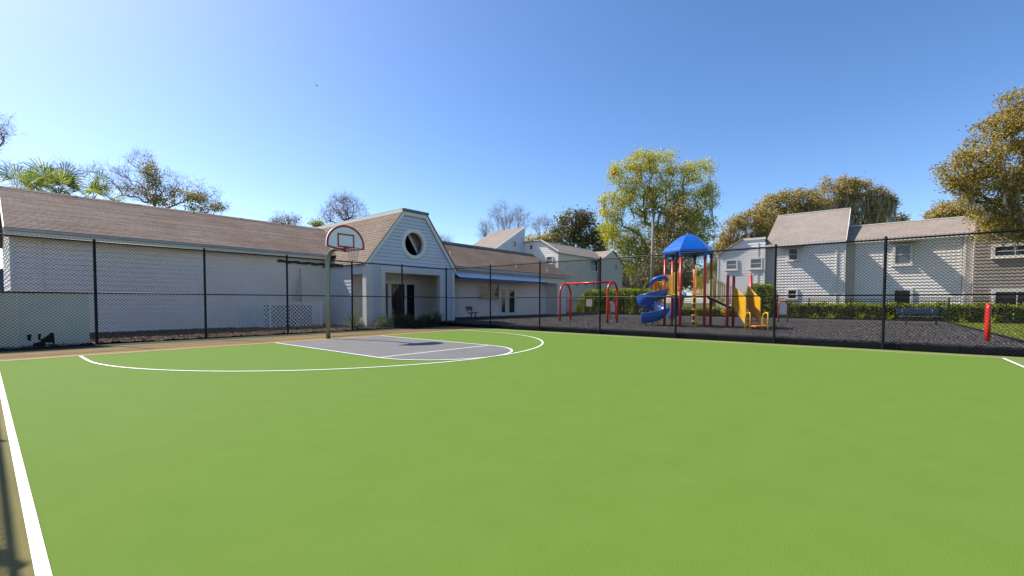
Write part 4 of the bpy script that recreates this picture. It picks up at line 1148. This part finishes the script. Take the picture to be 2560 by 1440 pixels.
# swing frame
sw = empty('swing_frame', (22, 12.5, ZP), 'red arched swing frame without seats', 'swing frame')
def arch(b, p, q, zt, r=.062, n=14):
    p, q = Vector(p), Vector(q); c = (p+q)/2; h = (q-p).length/2; d = (q-p).normalized(); zs = zt-h
    b.tube([p+Z3*(ZP-.06), p+Z3*zs*.6]+[c-d*(h*math.cos(t))+Z3*(zs+h*math.sin(t)) for t in [math.pi*i/16 for i in range(17)]]+[q+Z3*zs*.6, q+Z3*(ZP-.06)], r, n)
Ltop, Rtop = 2.40, 2.40
pl, ql = Vector((21.50, 14.10, 0)), Vector((22.86, 14.22, 0)); pr_, qr = Vector((21.23, 10.90, 0)), Vector((22.40, 10.92, 0))
part('leg_arch', M['red'], sw, lambda b: arch(b, pl, ql, Ltop), smooth=True)
part('leg_arch', M['red'], sw, lambda b: arch(b, pr_, qr, Rtop), smooth=True)
part('top_beam', M['red'], sw, lambda b: b.tube([(pl+ql)/2+Z3*Ltop, (pr_+qr)/2+Z3*Rtop], .058, 14), smooth=True)
for t in (.27, .45, .62, .70):
    p = (pl+ql)/2*(1-t)+(pr_+qr)/2*t
    part('hanger', M['blackmetal'], sw, lambda b: (b.box(p.x-.02, p.x+.02, p.y-.025, p.y+.025, 2.24, 2.36), b.tube([p+Z3*2.26, p+Z3*2.12], .008, 6)))
# red arch panels
def arch_panel(p, d, w, zt, label, panel=True, r=.038):
    p = Vector(p); d = Vector(d).normalized()
    root = empty('arch_panel', p, label, 'play panel', 'red arch play panels')
    part('arch_frame', M['red'], root, lambda b: arch(b, p-d*w/2, p+d*w/2, zt, r=r), smooth=True)
    if panel:
        n = Vector((-d.y, d.x, 0))
        def f(b):
            h = w/2-.05; zs = zt-w/2
            b.prism([p-d*h+Z3*.62, p+d*h+Z3*.62]+[p+d*(h*math.cos(t))+Z3*(zs+h*math.sin(t)) for t in [math.pi*i/12 for i in range(13)]], n*.025)
        part('play_board', M['panelgrey'], root, f)
        part('green_board', mat('green_plastic', (.03,.16,.04), rough=.5), root, lambda b: b.prism([p-d*(w/2-.05)+Z3*.42, p+d*(w/2-.05)+Z3*.42, p+d*(w/2-.05)+Z3*.615, p-d*(w/2-.05)+Z3*.615], n*.025))
    return root
a1 = at(1957, 800, 25.2); arch_panel((a1.x, a1.y, 0), LAT, .52, 1.40, 'small red arch with a white and green board, right of the steps')
a1 = at(1532, 790, 30.5); arch_panel((a1.x, a1.y, 0), LAT+DEP*.8, .50, 1.38, 'small red arch with a pale board, behind the right swing legs')
a1 = onZ(2467, 868, ZP); a1 = Vector((16.62, a1.y-.10, 0)); a1 = at(2467, 868, 13.0)
arch_panel((a1.x, a1.y, 0), DEP*.735+LAT*.68, .30, 1.25, 'red padded arch post close behind the fence, far right', panel=False, r=.055)
# benches
def bench(name, p, face, L_, label):
    p = Vector(p); f_ = Vector(face).normalized(); s_ = Vector((-f_.y, f_.x, 0))
    root = empty(name, p, label, 'bench', 'navy metal benches')
    part('seat', M['bench'], root, lambda b: b.obox(p-s_*L_/2+Z3*(.60-.03), s_*L_, f_*.36, Z3*.035), bevel=.012)
    part('backrest', M['bench'], root, lambda b: b.obox(p-s_*L_/2-f_*.10+Z3*.74, s_*L_, -f_*.06+Z3*.27, -f_*.03), bevel=.01)
    for k in (-.36, .36):
        q = p+s_*(L_*k)
        part('leg', M['bench'], root, lambda b: (b.tube([q+f_*.16+Z3*(ZP-.05), q+f_*.16+Z3*.57], .04, 8), b.tube([q+f_*.30+Z3*.56, q+f_*.02+Z3*.55, q-f_*.12+Z3*.62, q-f_*.15+Z3*.98], .025, 8)), smooth=True)
    return root
bq = at(2297, 806, 22.6); bench('park_bench', (bq.x, bq.y, 0), -DEP-LAT*.22, 1.85, 'navy metal bench in front of the long low hedge')
bq = at(1178, 797, 29.3); bench('park_bench', (bq.x, bq.y, 0), LAT-DEP*.22, 1.3, 'dark metal bench seen end on in the shade of the wing')

# floodlight pole
lp = at(1629, 790, 41.5); lamp = empty('floodlight_pole', (lp.x, lp.y, 0), 'tall grey wooden pole with floodlights behind the hedge', 'floodlight')
ztop_ = at(1629, 528, 41.5).z
part('pole', M['wood'], lamp, lambda b: b.tube([(lp.x, lp.y, -.1), (lp.x+.03, lp.y, ztop_*.5), (lp.x+.08, lp.y, ztop_)], [.17, .15, .12], 12), smooth=True)
q = Vector((lp.x+.08, lp.y, ztop_))
part('cross_arm', M['blackmetal'], lamp, lambda b: b.beam(q-LAT*.9+Z3*-.15, q+LAT*.9+Z3*-.15, .07, .07))
for k, tilt in ((-.75, .35), (0.0, -.05), (.85, -.6)):
    c = q+LAT*k+Z3*.02
    hd = part('lamp_head', M['gutter'], lamp, lambda b: b.obox(c-LAT*.28-DEP*.2, LAT*.56+Z3*tilt*.25, DEP*.4, Z3*.16), bevel=.02)
    part('lens', M['glass'], hd, lambda b: b.obox(c-LAT*.24-DEP*.205+Z3*.02, LAT*.48+Z3*tilt*.21, DEP*-.01, Z3*.11))
# balloon-like red thing caught in the tree, a bird, blue sheet at the far left
rb = at(1534, 434, 52)
o = part('red_balloon', M['red'], None, lambda b: (b.ball(rb+LAT*.10+Z3*.07, .17, 10, 8, sq=(1,1,.8)), b.ball(rb-LAT*.12-Z3*.08, .14, 10, 8), b.tube([rb-LAT*.1, rb+LAT*.1], .05, 6)), smooth=True)
tag(o, 'red two lobed balloon caught at the left edge of the yellow green crown', 'balloon')
def birdmesh(b, c, s):
    b.tube([c-LAT*.25*s, c-LAT*.1*s, c+LAT*.1*s, c+LAT*.3*s], [.01*s, .07*s, .07*s, .01*s], 8)
    for k in (-1, 1):
        b.add([c-LAT*.06*s, c+LAT*.10*s, c+LAT*.02*s+DEP*(k*.28*s)+Z3*.16*s, c-LAT*.05*s+DEP*(k*.5*s)+Z3*.05*s], [(0,1,2,3)])
bc = at(792, 214, 45); o = part('bird', M['dark'], None, lambda b: birdmesh(b, bc, .42)); tag(o, 'small dark bird flying high in the blue sky', 'bird')
bs = at(5, 700, 40)
o = part('blue_screen', mat('navy_sheet', (.008,.03,.09), (.012,.04,.12), rough=.5), None, lambda b: b.obox(at(-40, 735, 34)-Z3*1.3, at(9, 735, 34)-at(-40, 735, 34), Z3*(1.3+at(0, 672, 34).z-at(0, 735, 34).z), DEP*.06)); tag(o, 'navy blue sheet panel beyond the left end of the clubhouse', 'screen')
# ================================================================ VEGETATION
def blob_points(g, blobs, n, depth, thick=.8, surf=.35):
    """points in ellipsoids given in photo pixels at a distance: (px, py, rx, ry[, extra distance])"""
    w = np.array([b_[2]*b_[3] for b_ in blobs], float); w /= w.sum(); out = []
    for b_, k in zip(blobs, g.multinomial(n, w)):
        dd = depth+(b_[4] if len(b_) > 4 else 0); s = dd/F_PX; c = np.array(at(b_[0], b_[1], dd))
        d = g.normal(size=(k, 3)); d /= np.linalg.norm(d, axis=1)[:, None]
        r = g.uniform(surf, 1, (k, 1))**.6
        d = d*r*np.array([b_[2]*s, max(b_[2], b_[3])*s*thick, b_[3]*s])
        L_, D_ = np.array(LAT), np.array(DEP)
        out.append(c+d[:, :1]*L_+d[:, 1:2]*D_+d[:, 2:]*np.array([0,0,1.]))
    return np.concatenate(out)
def skeleton(g, base, top, pts, wob=.12, lift=.12, trunk_n=8, bias=.35):
    nodes = [np.array(base)+(np.array(top)-np.array(base))*i/trunk_n + (g.normal(0, .08, 3)*(0 < i < trunk_n)) for i in range(trunk_n+1)]
    par = [-1]+list(range(trunk_n)); pl_ = [np.linalg.norm(n_-nodes[0]) for n_ in nodes]; tips = []
    order = np.argsort(np.linalg.norm(pts-np.array(top), axis=1))
    for k in order:
        a = pts[k]; A = np.array(nodes); d = np.linalg.norm(A-a, axis=1)
        low = np.arange(len(A)) < trunk_n*.45
        cost = d+bias*np.array(pl_)*.35+low*100+np.maximum(0, A[:, 2]-a[2])*.6
        i = int(np.argmin(cost)); p = nodes[i]; L_ = d[i]; m_ = max(2, int(L_/.9))
        mid = (p+a)/2+np.array([0, 0, lift*L_])+g.normal(0, wob*L_, 3)
        last = i
        for j in range(1, m_+1):
            t = j/m_; q = (1-t)**2*p+2*t*(1-t)*mid+t*t*a + (g.normal(0, .03*L_/m_**.5, 3) if j < m_ else 0)
            nodes.append(q); par.append(last); pl_.append(pl_[last]+np.linalg.norm(q-nodes[last])); last = len(nodes)-1
        tips.append(last)
    cnt = np.zeros(len(nodes))
    for t in tips:
        while t >= 0: cnt[t] += 1; t = par[t]
    return nodes, par, cnt, tips
def limbs_mesh(name, nodes, par, cnt, r_tip, r_base, mt, parent, extra=()):
    mx_ = cnt.max(); pw = math.log(r_base/r_tip)/math.log(max(mx_, 2)); V = []; Fq = []
    R_ = [r_tip*max(c, 1)**pw for c in cnt]
    def seg(a, b_, ra, rb):
        t = b_-a; L_ = np.linalg.norm(t)
        if L_ < 1e-5: return
        t = t/L_; u = np.cross(t, [0, 0, 1.]) if abs(t[2]) < .95 else np.cross(t, [1., 0, 0]); u /= np.linalg.norm(u); w = np.cross(t, u)
        n = 8 if ra > .12 else (5 if ra > .04 else 3); k = len(V)
        for q, r in ((a-t*ra*.2, ra), (b_, rb)):
            for j in range(n):
                th = 2*math.pi*j/n; V.append(q+(u*math.cos(th)+w*math.sin(th))*r)
        for j in range(n): Fq.append((k+j, k+(j+1) % n, k+n+(j+1) % n, k+n+j))
    for i, p in enumerate(par):
        if p >= 0: seg(nodes[p], nodes[i], min(R_[p], R_[i]*1.6), R_[i])
    for a, b_, r in extra: seg(a, b_, r, r*.4)
    return np_mesh(name, np.array(V), np.array(Fq), mt, parent, smooth=True)
def leaf_cloud(g, pts, n_per, spread, size, flat=.0, droop=0.0):
    n = len(pts)*n_per
    c = np.repeat(pts, n_per, 0)+g.normal(0, 1, (n, 3))*spread*np.array([1, 1, .75])
    a = g.normal(size=(n, 3)); a[:, 2] -= droop; a /= np.linalg.norm(a, axis=1)[:, None]
    q = g.normal(size=(n, 3)); q[:, 2] *= (1-flat); q -= a*(a*q).sum(1)[:, None]; q /= np.linalg.norm(q, axis=1)[:, None]
    l = g.uniform(.55, 1.25, (n, 1))*size
    V = np.stack([c-a*l*.5, c-q*l*.26+a*l*.05, c+a*l*.5, c+q*l*.26+a*l*.05], 1).reshape(-1, 3)
    return V, np.arange(4*n).reshape(n, 4)
def moss_mesh(g, pts, length, width):
    V = []; Fq = []
    for p in pts:
        for s_ in range(2):
            th = g.uniform(0, 6.28); d = np.array([math.cos(th), math.sin(th), 0]); L_ = g.uniform(.4, 1.2)*length; w = g.uniform(.5, 1.2)*width
            k = len(V); q = p+g.normal(0, .12, 3)
            for j, ww in enumerate((.5, 1, .7, .08)):
                z = -L_*j/3; o_ = g.normal(0, .05*length, 3)*(j > 0); V.append(q+d*w*ww*.5+[0,0,z]+o_); V.append(q-d*w*ww*.5+[0,0,z]+o_)
            for j in range(3): Fq.append((k+2*j, k+2*j+1, k+2*j+3, k+2*j+2))
    return np.array(V), np.array(Fq)
def twigs(g, nodes, tips, n, L_, r=.0085, up=.35):
    ex = []
    for t in tips:
        for _ in range(n):
            d = g.normal(size=3); d[2] += up; d /= np.linalg.norm(d); e = nodes[t]+d*L_*g.uniform(.4, 1); ex.append((nodes[t], e, r))
            for _ in range(2):
                d2 = d+g.normal(0, .55, 3); d2 /= np.linalg.norm(d2); m_ = nodes[t]+(e-nodes[t])*g.uniform(.3, .9); ex.append((m_, m_+d2*L_*g.uniform(.3, .6), r*.7))
    return ex
TREES = 'trees beyond the buildings'
def tree(name, label, seed, depth, blobs, n_att, base_px, top_px, leaf=None, n_per=40, spread=.5, size=.28, r_tip=.025, r_base=.4, moss=0, moss_len=1.5, moss_w=.25,
         twig=0, twig_len=.9, leaf2=None, blobs2=None, n2=0, bark='bark', wob=.12, lift=.12, thick=.8, surf=.35, droop=0.0, cat='tree', bias=.35):
    g = np.random.default_rng(seed)
    bp_ = at(base_px[0], base_px[1], depth); base = (bp_.x, bp_.y, 0.0); top = tuple(at(top_px[0], top_px[1], depth))
    root = empty(name, base, label, cat, TREES)
    pts = blob_points(g, blobs, n_att, depth, thick, surf)
    nodes, par, cnt, tips = skeleton(g, base, top, pts, wob, lift, bias=bias)
    ex = twigs(g, nodes, tips, twig, twig_len) if twig else ()
    limbs_mesh('trunk', nodes, par, cnt, r_tip, r_base, M[bark], root, ex)
    tp = np.array([nodes[t] for t in tips])
    if leaf:
        V, Fq = leaf_cloud(g, tp, n_per, spread, size, droop=droop); np_mesh('crown', V, Fq, M[leaf], root)
    if leaf2:
        V, Fq = leaf_cloud(g, blob_points(g, blobs2, n2, depth, thick), 30, spread, size); np_mesh('leaf_clump' if leaf else 'crown', V, Fq, M[leaf2], root)
    if moss:
        zz_ = tp[:, 2]; lowz = tp[zz_ < np.quantile(zz_, .72)]; sel = lowz[g.choice(len(lowz), moss)]; V, Fq = moss_mesh(g, sel-np.array([0,0,.2]), moss_len, moss_w); np_mesh('hanging_moss', V, Fq, M['moss'], root)
    return root
# bright yellow-green tree and its darker neighbours
tree('spring_tree', 'tall spreading tree in fresh yellow green leaf behind the lamp pole', 11, 68,
     [(1565,440,42,45),(1605,412,38,36),(1655,412,36,42),(1700,440,34,36),(1752,432,36,32),(1768,500,24,40),(1530,520,32,42),(1600,495,48,46),(1655,495,46,46),(1715,505,40,44),(1555,590,45,42),(1615,590,48,48),(1745,570,40,42),(1700,560,46,48),(1575,650,38,44),(1520,575,22,30),(1630,650,40,30)],
     640, (1645,790), (1645,600), leaf='leaf_yellow', n_per=86, spread=.55, size=.28, r_tip=.022, r_base=.5, wob=.10, lift=.16, bias=.9, moss=60, moss_len=1.9, moss_w=.3)
tree('dark_oak', 'dark olive oak behind the play tower roof', 12, 65,
     [(1690,520,26,50),(1690,600,52,45),(1725,640,45,28),(1655,635,40,40),(1745,610,30,28),(1700,560,36,40)],
     240, (1690,790), (1690,640), leaf='leaf_oak', n_per=42, spread=.6, size=.31, r_base=.42, moss=30, moss_len=1.3)
tree('magnolia', 'dark glossy magnolia low behind the spiral slide', 13, 49,
     [(1625,690,38,36),(1660,700,46,40),(1700,690,36,42),(1600,720,26,24),(1640,655,28,24),(1730,690,30,40)],
     200, (1650,800), (1650,720), leaf='leaf_mag', n_per=46, spread=.42, size=.27, r_base=.22)
tree('moss_tree', 'pale brown tree hung with moss left of the lamp pole', 14, 74,
     [(1575,690,26,40),(1590,660,30,36),(1560,650,24,30)], 90, (1580,790), (1580,700), leaf='leaf_rust', n_per=20, spread=.6, size=.26, moss=120, moss_len=2.6, moss_w=.5, r_base=.25)
# evergreen behind the apartment block
tree('evergreen_tree', 'dark glossy evergreen tree behind the apartment roof', 21, 78,
     [(1430,560,38,30),(1465,580,46,36),(1405,595,40,28),(1480,620,40,40),(1440,620,50,30),(1505,600,24,40),(1455,545,30,16)],
     330, (1450,790), (1450,640), leaf='leaf_mag', n_per=40, spread=.62, size=.42, r_base=.45)
tree('evergreen_tree', 'low olive evergreen behind the flat apartment roof', 22, 80,
     [(1340,603,28,9),(1375,597,26,12)], 70, (1355,790), (1355,640), leaf='leaf_oak', n_per=40, spread=.55, size=.4, r_base=.3)
# mossy live oaks beyond the town houses
MK = dict(leaf='leaf_oak', n_per=54, spread=.42, size=.30, r_base=.8, moss_len=3.4, moss_w=.26, thick=.6)
tree('live_oak', 'mossy live oak at the left end of the brown crowns beyond the houses', 31, 72, [(1812,632,32,34),(1845,585,44,46),(1880,560,44,44),(1860,630,50,40),(1915,575,42,60),(1900,620,40,40),(1808,598,9,12),(1840,552,12,12),(1868,526,14,12),(1905,512,12,14),(1925,500,10,10)], 430, (1850,790), (1860,680), moss=480, **MK)
tree('live_oak', 'mossy live oak rising behind the left half of the tall roof', 32, 76, [(1920,530,38,36),(1965,510,46,34),(2015,508,40,34),(1960,550,60,40),(2030,540,40,36),(1930,496,13,12),(1960,485,14,9),(2000,482,16,9),(2032,484,12,10)], 380, (1985,790), (1985,620), moss=340, **MK)
tree('live_oak', 'tallest mossy live oak, peeking above the right end of the tall roof', 33, 80, [(2085,490,46,36),(2120,465,34,24),(2145,480,40,36),(2080,530,50,40),(2190,500,38,32),(2215,505,24,22),(2165,540,46,30),(2195,540,20,16),(2065,458,13,12),(2110,448,16,10),(2135,455,14,10),(2160,462,12,9),(2195,474,12,9),(2222,488,11,10),(2232,512,9,14)], 430, (2135,790), (2135,600), moss=420, **MK)
tree('far_tree', 'dark far tree low on the skyline right of the live oaks', 34, 95, [(2215,552,30,8),(2245,550,16,9),(2175,556,20,8)], 60, (2215,790), (2215,580), leaf='leaf_mag', n_per=30, spread=.7, size=.45, r_base=.3)
tree('round_tree', 'olive tree rising just behind the long low town house roof', 35, 64, [(2390,522,44,20),(2335,540,24,9),(2420,535,36,18),(2360,535,26,14)], 170, (2390,790), (2390,590), leaf='leaf_oak', n_per=40, spread=.5, size=.32, r_base=.3)
# big oak reaching in from the right
tree('big_oak', 'big golden leaved oak reaching in from the right over the taupe house', 41, 23.5,
     [(2400,430,46,36),(2450,375,50,32),(2500,320,46,42),(2545,250,34,34),(2475,460,70,46),(2545,400,60,66),(2540,515,56,50),(2480,540,46,26),(2585,320,50,70),(2620,450,60,80),(2378,458,24,18),(2425,470,40,20),(2470,587,36,14),(2545,575,34,26),(2620,560,50,40),(2515,270,18,12),(2395,390,26,10)],
     640, (2720,820), (2680,560), leaf='leaf_near', n_per=66, spread=.21, size=.125, r_tip=.009, r_base=.5, moss=80, moss_len=.9, moss_w=.07, wob=.10, lift=.05, thick=.9)
# bare trees behind the apartment block
BK = dict(bark='twig', twig=7, twig_len=1.6, r_tip=.011, lift=-.03, wob=.03, bias=2.4, thick=.7, surf=.2)
tree('bare_tree', 'tall bare upright tree behind the sloping tower roof', 51, 85, [(1262,535,44,30),(1245,560,38,28),(1280,555,36,30),(1308,555,20,34),(1300,540,16,24)], 190, (1270,790), (1270,610), r_base=.24, **BK)
tree('bare_tree', 'small bare tree left of the sloping tower roof', 52, 80, [(1212,572,16,20),(1208,590,16,14)], 45, (1216,790), (1214,610), r_base=.13, **BK)
tree('bare_tree', 'bare forked tree between the tower roof and the dark evergreen', 53, 88, [(1350,560,26,18),(1365,552,18,14),(1338,565,16,16)], 60, (1356,790), (1355,600), r_base=.15, **BK)
tree('bare_tree', 'faint bare twigs just right of the porch gable', 54, 80, [(1112,600,22,9),(1098,595,10,8)], 30, (1110,790), (1108,620), r_base=.1, **BK)
# behind the long roof
tree('rusty_tree', 'bare domed tree with rusty leaves left of the porch gable', 61, 62, [(860,515,50,26),(835,535,36,22),(890,530,34,22),(862,498,30,10)], 230, (862,790), (862,590), bark='twig', twig=5, twig_len=1.1, leaf2='leaf_rust', blobs2=[(830,540,32,16),(860,548,40,14),(845,530,30,16)], n2=26, spread=.5, size=.22, r_base=.24, r_tip=.009, wob=.05, bias=1.2)
tree('rusty_tree', 'low rusty tree peeping over the middle of the long roof', 62, 60, [(718,548,36,12),(690,555,20,8),(735,556,24,10)], 90, (715,790), (715,600), bark='twig', twig=4, twig_len=.9, leaf2='leaf_rust', blobs2=[(718,550,36,10),(695,556,16,6)], n2=26, spread=.5, size=.2, r_base=.15, r_tip=.009)
tree('small_tree', 'small green tree at the meeting of the two clubhouse roofs', 63, 50, [(792,562,16,8)], 30, (792,790), (792,600), leaf='leaf_hedge', n_per=24, spread=.3, size=.2, r_base=.15)
tree('vine_tree', 'big half bare tree with green vine leaves behind the long roof', 71, 46,
     [(350,410,34,26),(345,445,50,30),(420,455,55,28),(260,425,44,20),(300,450,40,24),(480,475,60,26),(530,490,34,22),(400,490,90,22),(290,480,50,20),(555,515,26,12),(360,388,24,10),(225,440,24,16)],
     420, (400,790), (395,560), bark='twig', twig=4, twig_len=.95, leaf2='leaf_vine', blobs2=[(372,420,12,20),(380,450,16,22),(315,470,12,8),(480,492,22,14),(505,498,16,10),(400,500,34,12),(500,523,30,10),(545,520,12,14),(430,480,26,8),(360,478,18,10)], n2=210, spread=.32, size=.2, r_tip=.008, r_base=.17, wob=.06, lift=.05, bias=1.0)
tree('bare_tree', 'bare tree spreading behind the palms at the far left', 72, 50, [(50,430,46,26),(100,440,44,24),(150,420,30,26),(25,460,24,20),(175,430,24,20),(205,440,16,22)], 170, (95,790), (95,560), bark='twig', twig=4, twig_len=1.0, r_base=.15, r_tip=.007, wob=.07, bias=1.2)
tree('bare_tree', 'bare branch tips reaching in at the far left edge', 73, 38, [(0,300,22,22),(8,335,24,18),(-30,340,40,50),(0,372,14,12)], 90, (-120,790), (-80,480), bark='twig', twig=4, twig_len=.9, r_base=.12, r_tip=.006, wob=.08)

# fan palms behind the left end of the roof
def palm(label, px, py, depth, nf, seed, R_=1.0, name='fan_palm'):
    g = np.random.default_rng(seed); c = at(px, py, depth); root = empty(name, (c.x, c.y, 0), label, 'palm tree', 'fan palms')
    part('trunk', M['bark'], root, lambda b: b.tube([(c.x, c.y, -.1), (c.x, c.y, c.z*.6), (c.x, c.y, c.z)], [.19, .16, .18], 10), smooth=True)
    V = []; Fq = []; st = MB()
    for i in range(nf):
        th = g.uniform(0, 6.28); ph = g.uniform(.0, 1.45)
        d = np.array([math.cos(th)*math.cos(ph), math.sin(th)*math.cos(ph), math.sin(ph)]); L_ = g.uniform(.7, 1.1)*R_
        hub = np.array(c)+d*L_; st.tube([tuple(c), tuple(np.array(c)+d*L_*.5+[0,0,.05]), tuple(hub)], [.022, .016, .012], 5)
        u = np.cross(d, [0, 0, 1.]); u /= np.linalg.norm(u)+1e-9; w = np.cross(u, d)
        nb = 22; fr = L_*1.05
        for j in range(nb):
            a = (-1+2*(j+.5)/nb)*2.0
            e = d*math.cos(a)+u*math.sin(a)+w*(.22*math.cos(2*a)); e /= np.linalg.norm(e); sd_ = np.cross(e, w); sd_ /= np.linalg.norm(sd_)
            l = fr*(1-.28*abs(a)/2)*g.uniform(.9, 1.08); dr_ = np.array([0, 0, -.22*l])
            k = len(V); wd = .026*R_
            V += [hub, hub+e*l*.45-sd_*wd, hub+e*l*.45+sd_*wd, hub+e*l*.8-sd_*wd*.7+dr_*.35, hub+e*l*.8+sd_*wd*.7+dr_*.35, hub+e*l+dr_]
            Fq += [(k, k+1, k+2, k+2), (k+1, k+3, k+4, k+2), (k+3, k+5, k+4, k+4)]
    me = MB()
    for f_ in Fq:
        q = [V[i] for i in dict.fromkeys(f_)]; me.add(q, [tuple(range(len(q)))])
    me.build('crown', M['leaf_palm'], root); st.build('leaf_stalks', M['leaf_palm'], root)
    return root
palm('fan palm at the far left with drooping dark fronds above the roof', 48, 490, 35, 10, 81, 1.55)
palm('tallest fan palm with upright fronds above the roof', 146, 496, 34, 17, 82, 1.75)
palm('short fan palm whose fronds spread right along the roof', 230, 508, 34.5, 12, 83, 1.5)
palm('fan palm half hidden behind the left corner of the clapboard block', 1786, 705, 46, 22, 84, 1.5)

# hedges and bed plants
def hedge(name, label, x0, x1, y0, y1, z0, z1, n, size, seed, mt='leaf_hedge', rnd_end=0.0, grp='clipped hedges'):
    g = np.random.default_rng(seed); root = empty(name, ((x0+x1)/2, (y0+y1)/2, z0), label, 'hedge', grp)
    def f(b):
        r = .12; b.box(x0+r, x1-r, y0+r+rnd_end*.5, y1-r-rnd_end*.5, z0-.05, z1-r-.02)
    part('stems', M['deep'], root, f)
    # points over the faces of the box, denser on top and front
    P = []; H = z1-z0; Wd = x1-x0; L_ = y1-y0
    areas = np.array([L_*Wd*1.6, L_*H*1.5, Wd*H, Wd*H, L_*H*.4]); areas /= areas.sum()
    for i, k in enumerate(g.multinomial(n, areas)):
        u, v = g.uniform(0, 1, k), g.uniform(0, 1, k)
        if i == 0: q = np.stack([x0+Wd*u, y0+L_*v, np.full(k, z1)], -1)
        elif i == 1: q = np.stack([np.full(k, x0), y0+L_*u, z0+H*v], -1)
        elif i == 2: q = np.stack([x0+Wd*u, np.full(k, y0), z0+H*v], -1)
        elif i == 3: q = np.stack([x0+Wd*u, np.full(k, y1), z0+H*v], -1)
        else: q = np.stack([np.full(k, x1), y0+L_*u, z0+H*v], -1)
        P.append(q)
    P = np.concatenate(P)
    if rnd_end:
        for e, s_ in ((y1, 1), (y0, -1)):
            t = np.clip((rnd_end-(e-P[:, 1])*s_)/rnd_end, 0, 1); P[:, 2] = z0+(P[:, 2]-z0)*np.sqrt(np.clip(1-(t*.92)**2, .05, 1))
    ph = .06*np.sin(P[:, 1]*3.1+seed)+.05*np.sin(P[:, 1]*7.3+P[:, 0]*5); P[:, 2] += ph*(P[:, 2]-z0)/H; P[:, 0] += ph*.8
    P += g.normal(0, .05, P.shape)
    V, Fq = leaf_cloud(g, P, 1, .02, size); np_mesh('foliage', V, Fq, M[mt], root)
    return root
hedge('hedge', 'tall rounded hedge behind the swing frame', 37.9, 39.6, 14.6, 22.9, .05, 2.42, 15000, .15, 91, rnd_end=1.6)
hedge('hedge', 'tall clipped hedge clump in front of the clapboard block', 37.5, 38.2, 5.45, 7.75, .05, 2.62, 6500, .14, 92, rnd_end=.7)
hedge('hedge', 'long low hedge in front of the town houses', 37.6, 38.4, -6.9, 5.0, .05, 1.16, 15000, .13, 93)
hedge('shrub', 'small yellowish shrub right of the long hedge', 37.6, 38.4, -9.6, -8.4, .05, .98, 1800, .13, 94, rnd_end=.5, grp='low shrubs')
hedge('shrub', 'low flat shrub behind the picket fence at the far right', 37.65, 38.4, -12.4, -10.0, .05, .62, 1800, .13, 95, rnd_end=.4, grp='low shrubs')
hedge('shrub', 'low yellow green shrubs behind the legs of the play tower', 37.7, 38.3, 8.3, 14.2, .05, .80, 6500, .13, 96, grp='low shrubs')
def strap_plant(x, y, h, label, seed, tone='leaf_bed', grp='strap leaved plants in the bed', name='strap_plant', z=.05, n=70):
    g = np.random.default_rng(seed); b = MB(); L_ = h
    for i in range(n):
        th = g.uniform(0, 6.28); ph = g.uniform(.35, 1.45); d = Vector((math.cos(th)*math.cos(ph), math.sin(th)*math.cos(ph), math.sin(ph))); l = L_*g.uniform(.75, 1.2)
        s_ = d.cross(Z3).normalized()*.014; o_ = Vector((x+g.normal(0, .06), y+g.normal(0, .06), z))
        p1 = o_+d*l*.55; p2 = o_+d*l*.85-Z3*l*.05; p3 = o_+d*l*1.05-Z3*l*.22*(1.5-ph)
        b.add([o_-s_, o_+s_, p1+s_, p1-s_, p2+s_*.7, p2-s_*.7, p3], [(0,1,2,3), (3,2,4,5), (5,4,6)])
    o = b.build(name, M[tone], None, loc=(x, y, z)); return tag(o, label, 'plant', grp)
sp = [(884, 815, .66, 'lone strap leaved plant by the white corner of the porch'), (948, 813, .55, 'strap leaved plant left of the porch opening'), (968, 817, .50, 'strap leaved plant at the left jamb of the porch'),
      (990, 814, .56, 'strap leaved plant in front of the glass door'), (1010, 815, .62, 'strap leaved plant under the porch fence post'), (1030, 814, .52, 'strap leaved plant in front of the dark door leaf'),
      (1046, 812, .48, 'strap leaved plant at the right frame of the porch door'), (1062, 811, .50, 'strap leaved plant before the shaded porch wall'), (1080, 809, .54, 'strap leaved plant near the right jamb of the porch'), (1098, 807, .66, 'tall strap leaved plant beside the fence corner post')]
for k, (px_, py_, h_, lb) in enumerate(sp):
    p = onY(px_, py_, 18.75); strap_plant(p.x, p.y+rnd.uniform(-.25, .3), h_*1.15, lb, 200+k, n=130)
for k, (px_, lb) in enumerate(((2035, 'dry yellow clump at the left foot of the long hedge'), (2078, 'dry yellow clump at the foot of the long hedge near its left third'), (2150, 'dry yellow clump under the grey stair panel'), (2222, 'dry yellow clump left of the navy bench'), (2405, 'straw coloured clump at the right end of the long hedge'), (2478, 'straw coloured clump behind the red arch post'))):
    p = onX(px_, 790, 37.55); strap_plant(p.x, p.y, .62, lb, 230+k, tone='leaf_yellow', grp='dry clumps along the hedge', name='dry_clump', z=.08, n=60)
sg = onX(1473, 757, 37.36)
o = part('notice_plate', mat('pink_plate', (.42,.30,.26), (.50,.38,.33), rough=.7, scale=8), None, lambda b: b.box(37.33, 37.35, sg.y-.32, sg.y+.32, sg.z-.34, sg.z+.36)); tag(o, 'square pinkish plate hung on the picket fence before the tall hedge', 'sign')
